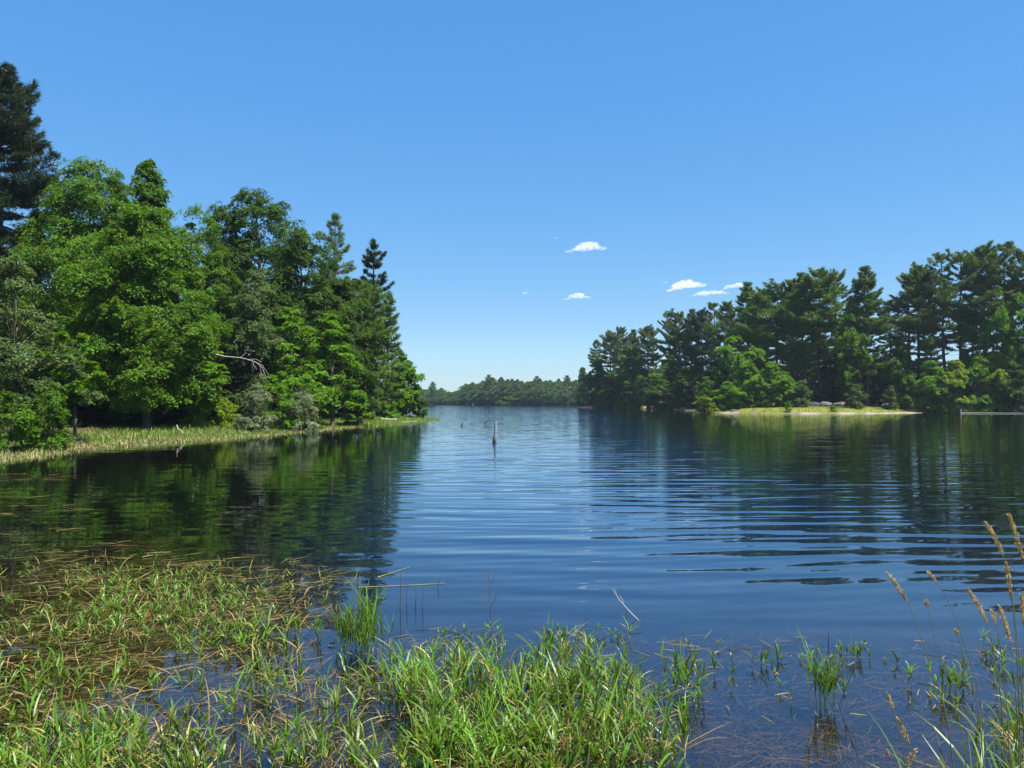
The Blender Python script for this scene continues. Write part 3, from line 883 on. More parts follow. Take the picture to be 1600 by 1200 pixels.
for px, top, d, lab in ((677, 597, 402, 'pointed pine above the low hazy trees at the left of the far shore'), (839, 588, 338, 'tall pine breaking the right half of the far treeline'), (886, 587, 338, 'pine closest to the right bank on the far treeline'), (764, 586, 338, 'pine on the crest of the far mound of trees')):
    x, y, H = spot(px, top, d)
    place('pine_tree', PR[1], x, y, lab, 'tree', C_PINE, 'far shore pines', rz=px, s=(0.55, 0.55, H / 25))
x, y, H = spot(795, 617, 329)
place('bush', BR[3], x, y, 'pale green bush at the water edge of the far shore', 'bush', C_LOCUST, None, s=(1.3, 1.0, H / 12))

# ------------------------------------------------------------------ left shore grass
rng = np.random.default_rng(5)
n = 60000
cand = np.stack([rng.uniform(-30, -8, n), rng.uniform(24, 92, n)], axis=-1)
dl = sdist(cand, LEFT)
zc = ground_z(cand)
pw = np.clip(1.15 - dl / 5.5, 0, 1) * (zc > -0.12) * (dl > -2)
pw *= np.clip(cand[:, 1] / 30, 0.4, 1)
cand, zc, dl = cand[rng.uniform(0, 1, n) < pw], zc[rng.uniform(0, 1, n) < pw] if False else None, None
zc = ground_z(cand)
dl = sdist(cand, LEFT)
ng = len(cand)
base = np.stack([cand[:, 0], cand[:, 1], zc - 0.03], axis=-1)
isgreen = rng.uniform(0, 1, ng) < np.clip(0.25 + dl / 2.2 + (cand[:, 1] - 38) / 30, 0.3, 0.95)
for nm, sel, matl, colr, lab in (('bank_grass', isgreen, M_BLADE, (0.16, 0.25, 0.035), 'green grass growing along the left bank'), ('dry_bank_grass', ~isgreen, M_STRAW, (0.36, 0.27, 0.14), 'dry straw coloured grass fringing the left shore')):
    bsel = np.repeat(base[sel], 4, axis=0)
    k = len(bsel)
    bsel[:, :2] += rng.normal(0, 0.12, (k, 2))
    gg = Geo()
    blades(gg, bsel, rng.uniform(0, 2 * PI, k), rng.uniform(0.9, 1.5, k), rng.uniform(0.1, 1.1, k), rng.uniform(0.08, 0.34, k) * (1.15 if sel is isgreen else 0.85), rng.uniform(0.018, 0.035, k), rng, S=3)
    o = gg.build(nm, matl)
    o.color = (*colr, 1)
    tag(o, lab, 'grass', kind='stuff')

# ------------------------------------------------------------------ foreground marsh
rng = np.random.default_rng(11)
def scatter(ells):
    """points on the water inside ellipses given on the photograph, with a height for each"""
    out_p, out_h = [], []
    for cx_, cy_, rx, ry, n_, h0, h1 in ells:
        k = 0
        a = rng.uniform(0, 2 * PI, n_)
        r = np.sqrt(rng.uniform(0, 1, n_)) * (1 + 0.25 * np.sin(3 * a + cx_))
        px = cx_ + np.cos(a) * r * rx
        py = np.maximum(cy_ + np.sin(a) * r * ry, 690)
        for x_, y_ in zip(px, py):
            out_p.append(on_water(x_, y_)[:2])
        out_h.append(rng.uniform(h0, h1, n_))
    pts = np.array(out_p)
    return pts, np.concatenate(out_h)

GREEN = [
    (180, 900, 180, 22, 70, .04, .12), (330, 925, 170, 26, 80, .05, .14), (130, 985, 150, 40, 80, .06, .18), (300, 985, 150, 40, 70, .06, .18),
    # dense heart of the tussock, centre
    (800, 1150, 190, 60, 204, 0.144, 0.288), (690, 1100, 90, 45, 68, 0.144, 0.288), (880, 1100, 100, 45, 80, 0.158, 0.304), (760, 1065, 130, 26, 55, 0.115, 0.24),
    (620, 1085, 60, 40, 27, 0.13, 0.256), (890, 1035, 40, 20, 34, 0.144, 0.256), (980, 1110, 40, 45, 24, 0.144, 0.288), (760, 1215, 200, 30, 136, 0.144, 0.288),
    (960, 1180, 60, 45, 24, 0.144, 0.288), (1020, 1215, 50, 30, 22, 0.187, 0.368), (690, 1045, 60, 14, 18, 0.0864, 0.192),
    # left meadow in the water
    (90, 1190, 160, 50, 124, 0.0864, 0.224), (40, 1100, 90, 50, 49, 0.0864, 0.208), (230, 1170, 90, 35, 37, 0.0864, 0.208), (240, 955, 120, 32, 93, 0.072, 0.176),
    (60, 1010, 70, 30, 24, 0.072, 0.192), (330, 1010, 90, 30, 31, 0.072, 0.192), (430, 1010, 70, 30, 37, 0.101, 0.224), (440, 1085, 60, 30, 24, 0.115, 0.24),
    (360, 1120, 60, 30, 13, 0.101, 0.208), (420, 950, 110, 20, 18, 0.0576, 0.144), (280, 912, 120, 14, 24, 0.0432, 0.128), (100, 940, 110, 16, 16, 0.0576, 0.144), (170, 1070, 140, 40, 31, 0.072, 0.176),
    (480, 1195, 90, 35, 37, 0.101, 0.224), (545, 1120, 50, 40, 14, 0.101, 0.208), (330, 1215, 150, 25, 49, 0.0864, 0.208), (120, 1235, 200, 25, 72, 0.13, 0.256), (780, 1245, 240, 20, 48, 0.144, 0.272),
    # thin outer fringe to the right
    (1060, 1085, 40, 40, 16, 0.072, 0.192), (1120, 1040, 60, 30, 9, 0.0432, 0.128), (720, 998, 110, 10, 14, 0.0432, 0.112), (940, 1000, 70, 12, 12, 0.0432, 0.128), (1480, 1085, 60, 40, 12, 0.072, 0.176), (1580, 1130, 40, 50, 12, 0.108, 0.24), (1590, 1190, 60, 30, 18, 0.144, 0.32),
    (1230, 1065, 120, 40, 9, 0.0288, 0.096), (1330, 1035, 100, 30, 8, 0.0288, 0.08), (1560, 1035, 50, 25, 14, 0.0432, 0.128),
]
def shoots(gg, pts, hs, leaf_w=(0.007, 0.016), dead=None, upright=0.0):
    n_ = len(pts)
    z = np.maximum(ground_z(pts), -0.22)
    base_ = np.stack([pts[:, 0], pts[:, 1], z - 0.02], axis=-1)
    top = np.maximum(z, 0) + hs
    az = rng.uniform(0, 2 * PI, n_)
    leanp = PI / 2 - np.abs(rng.normal(0, 0.16, n_))
    Ls = (top - base_[:, 2])
    pts_s = blades(gg, base_, az, leanp, rng.uniform(0, 0.2, n_), Ls * 0.9, rng.uniform(0.004, 0.007, n_), rng, S=4, prof=np.array((1, .95, .9, .8, .5)))
    nl = 6
    for j in range(nl):
        fr_ = np.clip((0.3 + 0.7 * (j + rng.uniform(0, 1, n_)) / nl), 0, 0.999)
        # leaves start above the water
        zmin = np.clip((np.maximum(z, 0) + 0.01 - base_[:, 2]) / np.maximum(Ls, 1e-3), 0, 0.95)
        fr_ = zmin + (1 - zmin) * fr_ * 0.98
        ff = fr_ * 4
        i0 = np.minimum(ff.astype(int), 3)
        w_ = (ff - i0)[:, None]
        p0 = pts_s[np.arange(n_), i0] * (1 - w_) + pts_s[np.arange(n_), i0 + 1] * w_
        a2 = az + j * 2.6 + rng.normal(0, 0.6, n_)
        pit_, ben_ = rng.uniform(0.75 + upright * 0.7, 1.45 + upright * 0.1, n_), rng.uniform(0.1, 1.3 - upright * 1.2, n_)
        len_ = hs * rng.uniform(0.3, 0.9, n_) * np.exp(rng.normal(0, 0.2, n_)) + 0.02
        wid_ = rng.uniform(leaf_w[0], leaf_w[1], n_)
        isd = (rng.uniform(0, 1, n_) < (0.55 if j < 2 else 0.12)) if dead is not None else np.zeros(n_, bool)
        for tgt, sl in ((gg, ~isd), (dead, isd)):
            if sl.any(): blades(tgt, p0[sl], a2[sl], pit_[sl] * (0.6 if tgt is dead else 1), ben_[sl], len_[sl], wid_[sl] * (0.7 if tgt is dead else 1), rng, S=4, curl=0.25)
pts, hs = scatter(GREEN)
gg, gdead = Geo(), Geo()
shoots(gg, pts, hs, dead=gdead)
o = gdead.build('withered_leaves', M_STRAW)
o.color = (0.25, 0.175, 0.06, 1)
tag(o, 'withered yellow brown leaves at the foot of the marsh grass', 'grass', kind='stuff')
o = gg.build('marsh_grass', M_BLADE)
o.color = (0.112, 0.205, 0.020, 1)
tag(o, 'fresh green marsh grass standing in the shallow foreground water', 'grass', kind='stuff')

# dead straw and bent stalks among the green
DRY = [(160, 885, 200, 22, 150, .05, .2), (800, 1110, 220, 90, 420, .1, .4), (250, 1050, 300, 120, 620, .1, .35), (120, 960, 220, 60, 420, .1, .3), (350, 930, 230, 50, 420, .1, .3), (150, 1180, 250, 50, 420, .1, .35), (480, 1130, 150, 70, 170, .1, .3), (700, 1210, 300, 40, 350, .1, .3)]
pts, hs = scatter(DRY)
z = np.maximum(ground_z(pts), -0.1)
k = len(pts)
gg = Geo()
blades(gg, np.stack([pts[:, 0], pts[:, 1], np.maximum(z, 0.0) + 0.005], axis=-1), rng.uniform(0, 2 * PI, k), rng.uniform(0.0, 1.2, k), rng.uniform(0.0, 1.3, k), hs * rng.uniform(0.5, 1.2, k), rng.uniform(0.003, 0.009, k), rng, S=5, curl=0.6)
o = gg.build('dry_marsh_grass', M_STRAW)
o.color = (0.20, 0.145, 0.055, 1)
tag(o, 'dead tan grass blades tangled through the foreground marsh', 'grass', kind='stuff')

# matted straw lying on the water
MAT = [(130, 862, 190, 16, 200, .1, .35), (60, 800, 90, 14, 90, .15, .5), (330, 900, 220, 18, 200, .1, .3), (150, 885, 200, 25, 260, .15, .5), (60, 832, 110, 12, 70, .25, .6), (240, 848, 60, 5, 40, .3, .7), (330, 885, 190, 24, 170, .15, .5), (480, 905, 110, 20, 130, .2, .5), (250, 935, 260, 35, 800, .15, .45), (100, 905, 90, 12, 200, .2, .5), (150, 1000, 230, 55, 900, .1, .4), (430, 965, 110, 28, 330, .15, .4), (350, 1050, 200, 40, 300, .1, .3), (60, 1100, 130, 60, 350, .1, .35), (20, 745, 90, 10, 110, .3, 1.0), (40, 775, 70, 10, 40, .3, .8), (30, 715, 60, 6, 90, .3, .9), (800, 1100, 240, 80, 400, .1, .3), (680, 995, 120, 14, 90, .1, .3), (1050, 1005, 150, 18, 90, .08, .3), (1230, 1015, 140, 22, 90, .08, .28), (1500, 1015, 110, 22, 90, .08, .28), (1180, 1060, 180, 50, 130, .06, .22), (1330, 1110, 180, 60, 60, .05, .2), (500, 1100, 120, 50, 120, .1, .3)]
pts, hs = scatter(MAT)
k = len(pts)
gg = Geo()
az = rng.normal(0.35, 0.55, k) + PI * rng.integers(0, 2, k)
loose = pts[:, 0] > 0.8
az = np.where(loose, rng.uniform(0, 2 * PI, k), az)
blades(gg, np.stack([pts[:, 0], pts[:, 1], rng.uniform(-0.05, 0.02, k)], axis=-1), az, rng.uniform(-0.01, 0.07, k), rng.uniform(0, 0.1, k), hs, rng.uniform(0.003, 0.009, k), rng, S=5, twist=0.5, curl=0.7)
o = gg.build('floating_straw', M_STRAW)
o.color = (0.16, 0.115, 0.042, 1)
tag(o, 'matted tan straw floating on the water of the near shore', 'straw', kind='stuff')

# brown weed just under the surface
WEED = [(250, 940, 330, 80, 2200, .2, .6), (150, 1040, 260, 90, 1600, .15, .5), (120, 850, 180, 30, 500, .3, .8), (450, 1060, 150, 80, 700, .15, .4), (1200, 1090, 260, 100, 1500, .1, .4), (900, 1010, 300, 25, 400, .1, .4), (1480, 1050, 130, 60, 500, .1, .4), (700, 1150, 300, 60, 400, .1, .3), (1250, 1180, 200, 50, 500, .08, .3)]
pts, hs = scatter(WEED)
k = len(pts)
gg = Geo()
zz = np.maximum(ground_z(pts) + 0.02, rng.uniform(-0.12, -0.015, k))
blades(gg, np.stack([pts[:, 0], pts[:, 1], zz], axis=-1), rng.uniform(0, 2 * PI, k), rng.uniform(-0.03, 0.05, k), rng.uniform(-0.05, 0.1, k), hs, rng.uniform(0.003, 0.009, k), rng, S=5, curl=0.9)
o = gg.build('submerged_weed', M_STRAW)
o.color = (0.11, 0.066, 0.026, 1)
tag(o, 'brown water weed lying just below the surface near the bank', 'weed', kind='stuff')

# tussocks that stand out
def tussock(px, py, rx, ry, n_, h0, h1, label):
    c_ = on_water(px, py)
    e = empty('grass_tuft', (c_[0], c_[1], 0.0))
    tag(e, label, 'grass')
    pts, hs = scatter([(px, py, rx, ry, n_, h0, h1)])
    gg = Geo()
    shoots(gg, pts, hs, (0.007, 0.012), upright=0.45)
    o = gg.build('green_blades', M_BLADE, e)
    o.matrix_parent_inverse = e.matrix_basis.inverted()
    o.color = (0.112, 0.20, 0.024, 1)
    if n_ < 40: return
    kk = n_ // 2
    pick = rng.integers(0, len(pts), kk)
    gd = Geo()
    z = np.maximum(ground_z(pts[pick]), -0.15)
    blades(gd, np.stack([pts[pick, 0], pts[pick, 1], z], axis=-1), rng.uniform(0, 2 * PI, kk), rng.uniform(0.5, 1.3, kk), rng.uniform(0, 1.0, kk), hs[pick] * 0.6, rng.uniform(0.005, 0.01, kk), rng, S=3)
    o = gd.build('dead_blades', M_STRAW, e)
    o.matrix_parent_inverse = e.matrix_basis.inverted()
    o.color = (0.25, 0.17, 0.07, 1)
tussock(562, 1015, 40, 16, 60, .18, .42, 'upright green tuft rising from dark water left of the central tussock')
tussock(1288, 1100, 20, 8, 17, .16, .34, 'lone small tuft standing in open water at the lower right')
tussock(1478, 1080, 30, 12, 14, .06, .2, 'low sparse tuft in front of the seed head stalks')
tussock(1212, 1034, 22, 6, 9, .03, .1, 'tiny yellowish tuft floating out right of centre')
tussock(1340, 1026, 34, 7, 11, .03, .12, 'tiny spread out tuft between the lone tuft and the deep water')
tussock(1070, 1080, 24, 14, 16, .1, .28, 'thin tuft at the right edge of the central tussock')

# ------------------------------------------------------------------ single things
def thing_mesh(name, gg, mat, label, cat, group=None, smooth=True):
    o = gg.build(name, mat, None, smooth)
    tag(o, label, cat, group)
    return o

# post in the lake
rng = np.random.default_rng(21)
b = on_water(773, 691)
sc_ = b[1] / FPX
e = empty('wooden_post', (b[0], b[1], 0))
tag(e, 'weathered grey post leaning slightly in the middle of the lake', 'post')
gp = Geo()
zs = np.array((-0.8, 0, 0.3, 0.6, 0.85, 1.08))
tube(gp, np.stack([np.interp(zs, (-0.8, 0, 1.08), (0, 0, 0.05)) + 0.006 * np.sin(zs * 9), np.zeros(6), zs], axis=-1), (0.075, .072, .068, .066, .064, .062), 10)
gp.build('shaft', M_POST, e, True)
gk = Geo()
th = np.linspace(0, 1, 9)
tube(gk, np.stack([-0.012 + 0 * th, 0 * th - 0.01, -0.06 + 0.38 * th], axis=-1), np.interp(th, (0, .2, .5, .8, 1), (.085, .105, .11, .09, .07)), 10)
gk.build('swollen_base', M_BARK, e, True)
md, ntd = new_mat('dark_hole')
out(ntd, principled(ntd, (0.02, 0.018, 0.016), 0.9, 0.1).outputs[0])
for zz_ in (0.38, 0.52, 0.66, 0.8, 0.93):
    gh = Geo()
    a = np.arange(8) * PI / 4
    cx_ = 0.05 * zz_ / 1.08 + 0.035
    vv = np.stack([cx_ + np.cos(a) * 0.014, np.full(8, -0.062), zz_ + np.sin(a) * 0.018], axis=-1)
    gh.add(np.concatenate([vv, vv + (0, 0.02, 0), [(cx_, -0.062, zz_)]]), [(i, (i + 1) % 8, 8 + (i + 1) % 8, 8 + i) for i in range(8)])
    gh.t.append(np.array([(i, (i + 1) % 8, 16) for i in range(8)]))
    gh.build('hole', md, e)

# drowned branch and stub
b = on_water(756, 664)
g = Geo()
d_ = b[1]
pp = [at(*q, d_) for q in ((758, 668), (757, 662), (760, 659), (764, 656), (768, 654))]
tube(g, np.array(pp), (0.06, 0.055, 0.045, 0.035, 0.02), 7)
thing_mesh('sunken_branch', g, M_BARK, 'dark crooked branch sticking out of the lake left of the post', 'branch')
b = on_water(722, 666)
g = Geo()
pp = [at(*q, b[1]) for q in ((722.5, 668), (721.5, 664.5), (722.5, 662), (723, 659.5))]
tube(g, np.array(pp), (0.05, 0.07, 0.05, 0.035), 7)
thing_mesh('sunken_stub', g, M_BARK, 'small dark stub poking out of the lake farthest left of the post', 'branch')

# bare twig, leaning stick, reed stubs, floating reeds in the near water
def twig(name, main, sides, r, mat, label, cat, group=None):
    g = Geo()
    tube(g, np.array(main), np.linspace(r, r * 0.35, len(main)), 6)
    for s_ in sides:
        tube(g, np.array(s_), np.linspace(r * 0.5, r * 0.2, len(s_)), 5)
    return thing_mesh(name, g, mat, label, cat, group)
d_ = on_water(768, 985)[1]
A = lambda *q: [at(x_, y_, d_) for x_, y_ in q]
twig('bare_twig', A((768, 1000), (767, 960), (765, 925), (763, 890)), [A((767, 958), (757, 935), (745, 908)), A((767, 950), (774, 935), (780, 920)), A((766, 930), (758, 912), (757, 900)), A((765, 922), (770, 908), (773, 895)), A((764, 905), (760, 895), (759, 888))], 0.006, M_BARK, 'thin bare upright twig standing in the water behind the central tussock', 'twig')
d_ = on_water(998, 968)[1]
twig('leaning_stick', A((1000, 972), (985, 957), (968, 938), (957, 920)), [A((965, 933), (962, 925), (962, 918)), A((975, 946), (972, 936), (968, 930))], 0.008, M_DRIFT, 'pale forked stick leaning left out of the water right of centre', 'stick')
for i, (px, py, hpx, lab) in enumerate(((625, 950, 58, 'tallest dark reed stub by the upright green tuft'), (635, 946, 35, 'second dark reed stub right of the tallest one'), (649, 948, 32, 'middle dark reed stub of the short row'), (660, 950, 36, 'thick dark reed stub at the right end of the row'), (684, 920, 18, 'short reed stub on its own by the floating reed'), (915, 985, 28, 'dark reed stub at the back of the central tussock'), (1294, 1012, 26, 'thin upright stem in open water right of centre'), (978, 965, 16, 'short stem next to the leaning stick'))):
    d_ = on_water(px, py)[1]
    twig('reed_stub', A((px, py + 12), (px + 1, py - hpx * 0.5), (px + 1, py - hpx)), [], 0.006, M_BARK, lab, 'reed', 'dark reed stubs in the shallows')
def floater(pxs, lab):
    pp = [on_water(x_, y_, 0.008) for x_, y_ in pxs]
    g = Geo()
    tube(g, np.array(pp), np.linspace(0.006, 0.0025, len(pp)), 6)
    o = thing_mesh('floating_reed', g, M_STRAW, lab, 'reed', 'floating reed stalks')
    o.color = (0.26, 0.25, 0.09, 1)
floater([(560, 918), (600, 916), (650, 914), (696, 911)], 'long yellow reed floating flat right of the upright green tuft')
floater([(590, 902), (615, 894), (640, 886)], 'shorter yellow reed floating at a slant above the long one')

# seed head stalks at the right
def stalk(head, path, depth, label, base_px, thick=1.0):
    tip = at(*head[0], depth)
    pts_ = [at(*q, depth) for q in head]
    low = [at(*q, depth) for q in path]
    bx = at(base_px[0], base_px[1], depth)
    gzb = gz(bx[0], bx[1])
    bx[2] = min(bx[2], max(gzb, -0.1))
    allp = np.array([bx] + low[::-1] + pts_[::-1])
    # smooth the stem
    seg = np.concatenate([[0], np.cumsum(np.linalg.norm(np.diff(allp, axis=0), axis=1))])
    t = np.linspace(0, seg[-1], 26)
    line = np.stack([np.interp(t, seg, allp[:, i]) for i in range(3)], axis=-1)
    for _ in range(5):
        line[1:-1] = 0.25 * line[:-2] + 0.5 * line[1:-1] + 0.25 * line[2:]
    e = empty('seed_head_stalk', tuple(line[0]))
    tag(e, label, 'grass', 'seed head stalks on the near bank')
    line = line - line[0]
    g = Geo()
    tube(g, line, np.linspace(0.0026, 0.0011, len(line)), 6)
    st = g.build('stem', M_STRAW, e, True)
    st.color = (0.16, 0.13, 0.06, 1)
    # plume: fuzzy spikelets round the last part
    hl = np.linalg.norm(pts_[0] - pts_[-1])
    s = np.concatenate([[0], np.cumsum(np.linalg.norm(np.diff(line, axis=0), axis=1))])
    n_ = int(330 * max(0.3, hl / 0.15))
    u = rng.uniform(0, 1, n_)
    pos_ = s[-1] - hl * u
    q = np.stack([np.interp(pos_, s, line[:, i]) for i in range(3)], axis=-1)
    tang = norm(np.stack([np.interp(np.minimum(pos_ + 0.02, s[-1]), s, line[:, i]) - np.interp(pos_ - 0.02, s, line[:, i]) for i in range(3)], axis=-1))
    wdt = 0.0098 * thick * np.interp(u, (0, .2, .6, 1), (.35, .9, 1, .45)) * (1 + 0.35 * np.sin(u * 30 + depth * 9))
    rdir = norm(np.cross(tang, rng.normal(size=(n_, 3))))
    q = q + rdir * (wdt * rng.uniform(0.2, 1, n_))[:, None]
    gh_ = Geo()
    leaves(gh_, q, norm(np.cross(tang + rdir * 0.5, rng.normal(size=(n_, 3)))), 0.012, 0.0042, rng, tdir=norm(tang + rdir * 0.45))
    sh_ = gh_.build('seed_head', M_STRAW, e)
    sh_.color = (0.56, 0.42, 0.23, 1)
    # a dry leaf or two
    for f_ in (0.25, 0.45):
        gl_ = Geo()
        p0 = line[int(f_ * 25)]
        blades(gl_, p0[None], np.array([rng.uniform(0, 6.28)]), np.array([0.9]), np.array([1.1]), np.array([rng.uniform(.15, .3)]), np.array([0.008]), rng, S=5)
        lo = gl_.build('leaf', M_BLADE, e)
        lo.color = (0.17, 0.22, 0.05, 1)
ST = [
    (((1386, 895), (1400, 903), (1412, 918), (1419, 936)), ((1440, 1000), (1458, 1050), (1480, 1110)), 3.3, 'seed head stalk leaning farthest left over the water', (1510, 1200)),
    (((1449, 893), (1459, 894), (1468, 901)), ((1485, 945), (1505, 1000), (1530, 1070)), 3.4, 'stalk with a short nodding head right of the farthest leaning one', (1560, 1200)),
    (((1447, 938), (1449, 948)), ((1460, 1000), (1475, 1050), (1500, 1120)), 3.5, 'thin stalk with a tiny head between the two left ones', (1530, 1210)),
    (((1540, 816), (1556, 826), (1566, 843), (1573, 865)), ((1582, 930), (1590, 1000), (1598, 1080)), 2.9, 'tall stalk with a fat plume bending left near the right edge', (1606, 1250)),
    (((1576, 803), (1587, 825), (1594, 850), (1602, 874)), ((1610, 940), (1616, 1040)), 2.8, 'tallest stalk whose plume meets the right edge of the photo', (1624, 1250)),
    (((1572, 878), (1575, 900), (1579, 920), (1582, 935)), ((1588, 1000), (1592, 1080)), 3.0, 'stalk with an upright plume just under the tall fat one', (1598, 1230)),
    (((1512, 920), (1526, 932), (1537, 950), (1544, 970)), ((1556, 1030), (1566, 1100)), 3.2, 'stalk with a long plume arching left below the tall pair', (1580, 1230)),
    (((1549, 953), (1554, 962), (1559, 972)), ((1566, 1030), (1574, 1110)), 3.3, 'stalk with a short plume right of the long arching one', (1584, 1220)),
    (((1561, 946), (1570, 962), (1576, 980), (1579, 998)), ((1584, 1050), (1590, 1120)), 3.1, 'stalk with a drooping plume low at the right edge', (1598, 1230)),
    (((1596, 928), (1598, 950), (1600, 976)), ((1604, 1040), (1608, 1120)), 3.0, 'straight plume half cut by the right edge of the photo', (1612, 1240)),
    (((1494, 983), (1496, 991)), ((1512, 1050), (1530, 1110)), 3.4, 'thin low stalk with a bead sized head among the leaning stems', (1550, 1210)),
    (((1386, 1083), (1391, 1094), (1397, 1108)), ((1405, 1140), (1412, 1170)), 3.6, 'short stalk with a small plume low on the left of the stand', (1424, 1215)),
    (((1402, 1121), (1410, 1136), (1416, 1150), (1421, 1163)), ((1430, 1190),), 3.5, 'short stalk with a crooked plume near the bottom of the photo', (1440, 1225)),
    (((1432, 1170), (1424, 1184), (1414, 1200)), ((1410, 1215),), 3.3, 'plume leaning right at the very bottom of the photo', (1404, 1240)),
]
for a_ in ST: stalk(*a_)
# broad green leaves at the foot of the stalks
g = Geo()
k = 130
pxs = np.clip(rng.normal(1560, 60, k), 1420, 1680)
pz = np.array([at(x_, 1200, d2) for x_, d2 in zip(pxs, rng.uniform(3.0, 4.0, k))])
bs = np.stack([pz[:, 0], pz[:, 1], ground_z(pz[:, :2])], axis=-1)
blades(g, bs, rng.uniform(0, 2 * PI, k), rng.uniform(1.0, 1.5, k), rng.uniform(0.3, 1.5, k), rng.uniform(0.35, 0.75, k), rng.uniform(0.010, 0.018, k), rng, S=6)
o = g.build('stalk_foot_grass', M_BLADE)
o.color = (0.125, 0.21, 0.03, 1)
tag(o, 'broad green grass leaves at the foot of the seed head stalks', 'grass', kind='stuff')

# dead branch reaching out of the left wood
g = Geo()
d_ = 47.5
tube(g, np.array(A((338, 554), (352, 557), (375, 559), (385, 561), (400, 566), (410, 575), (416, 590))), np.linspace(0.035, 0.012, 7), 6)
for s_ in (A((375, 559), (384, 552), (382, 546), (398, 549)), A((385, 561), (376, 565), (383, 568)), A((395, 564), (396, 570), (402, 578)), A((402, 567), (410, 571), (420, 586)), A((406, 572), (408, 582), (407, 590)), A((390, 562), (400, 561), (408, 566))):
    tube(g, np.array(s_), np.linspace(0.016, 0.008, len(s_)), 5)
thing_mesh('dead_branch', g, M_DRIFT, 'bleached dead branch reaching out of the dark left wood', 'branch')

# ragged grass on the beach lawn
rng = np.random.default_rng(31)
cand = np.stack([rng.uniform(31, 82, 9000), rng.uniform(120, 145, 9000)], axis=-1)
dr_ = sdist(cand, RIGHT)
zc = ground_z(cand)
cand, zc = cand[(dr_ > 0.4) & (dr_ < 11) & (zc > 0.1)], zc[(dr_ > 0.4) & (dr_ < 11) & (zc > 0.1)]
k = len(cand)
gg = Geo()
blades(gg, np.stack([cand[:, 0], cand[:, 1], zc - 0.02], axis=-1), rng.uniform(0, 2 * PI, k), rng.uniform(0.8, 1.5, k), rng.uniform(0.1, 1.0, k), rng.uniform(0.08, 0.3, k) * (1 + 1.2 * (wob(cand, 0.5, 3) > 0.45)), rng.uniform(0.05, 0.1, k), rng, S=3)
o = gg.build('lawn_grass', M_BLADE)
o.color = (0.17, 0.21, 0.03, 1)
tag(o, 'short yellow green grass on the beach of the right bank', 'grass', kind='stuff')

# rocks
def rock(px, py, wpx, hpx, d, label, seed_, group='boulders behind the beach', mat=M_ROCK):
    r = np.random.default_rng(seed_)
    q = at(px, py, d)
    import bmesh
    bm = bmesh.new()
    bmesh.ops.create_icosphere(bm, subdivisions=3, radius=1.0)
    dirs = r.normal(size=(14, 3)); dirs /= np.linalg.norm(dirs, axis=1)[:, None]
    offs = r.uniform(0.62, 0.95, 14)
    sx, sz = wpx * 0.5 * d / FPX, hpx * 0.5 * d / FPX
    for v in bm.verts:
        c = np.array(v.co)
        m_ = 1.0
        for dd, of in zip(dirs, offs):
            k_ = c @ dd
            if k_ > 1e-3: m_ = min(m_, of / k_)
        c = c * m_ * (1 + 0.03 * r.normal())
        v.co = (c[0] * sx * 1.15, c[1] * sx * 0.9, c[2] * sz * 1.2)
    me = bpy.data.meshes.new('boulder')
    bm.to_mesh(me); bm.free()
    me.materials.append(mat)
    o = link('boulder', me)
    o.location = (q[0], q[1], gz(q[0], q[1]) + sz * 0.35)
    tag(o, label, 'rock', group)
rock(1272, 634, 18, 8, 134, 'flat grey boulder at the left of the row above the lawn', 1)
rock(1290, 632, 18, 10, 134.5, 'bluish grey boulder in the middle of the row above the lawn', 2)
rock(1312, 632, 22, 10, 135, 'widest pale boulder of the row above the lawn', 3)
rock(1338, 634, 16, 8, 133, 'boulder half hidden by the sapling right of the row', 4)
rock(1388, 630, 22, 11, 136, 'big lone boulder below the grey green sapling', 5)
rock(1146, 638, 9, 4, 129, 'small stone at the back of the lawn under the low birch', 6)
rock(616, 645, 10, 5, 79, 'pale stone among the grass on the tip of the left point', 7, None)
rock(165, 668, 10, 9, 41, 'brownish stone half buried in the left shore grass', 8, None)

def log(name, pxs, d, r, label, mat=M_DRIFT, cat='log', zlift=0.1):
    g = Geo()
    pp = []
    for x_, dd in pxs:
        q = at(x_, 650, dd)
        pp.append((q[0], q[1], max(gz(q[0], q[1]), 0) + zlift))
    pp = np.array(pp)
    tube(g, pp, r * np.interp(np.linspace(0, 1, len(pp)), (0, .5, 1), (1, .85, .6)), 8)
    return thing_mesh(name, g, mat, label, cat)
log('driftwood_log', [(594, 76), (606, 77), (620, 78)], 0, 0.13, 'pale driftwood log lying on the tip of the left point')
log('driftwood_log', [(625, 72.5), (636, 75), (652, 78)], 0, 0.10, 'thin bleached log along the waterline of the left point', zlift=0.04)
log('driftwood_log', [(1502, 128.5), (1540, 127), (1600, 125)], 0, 0.06, 'long white log floating along the right shore', M_PALEBARK, zlift=0.06)
log('driftwood_log', [(1582, 130), (1610, 128)], 0, 0.22, 'thicker pale log on the bank at the right edge', M_PALEBARK, zlift=0.2)
q = at(1501, 650, 125)
g = Geo(); tube(g, np.array([(q[0], q[1], -0.6), (q[0] + 0.03, q[1], 0.3), (q[0], q[1], 0.75)]), (0.09, 0.085, 0.08), 8)
thing_mesh('white_stake', g, M_PALEBARK, 'short white stake standing in the water off the right shore', 'stake')
g = Geo(); d_ = 43.5
tube(g, np.array(A((276, 664), (278, 670), (283, 673), (286, 677))), (0.04, 0.04, 0.03, 0.02), 6)
thing_mesh('driftwood_stick', g, M_DRIFT, 'curved bleached stick upright in the left bank grass', 'stick')
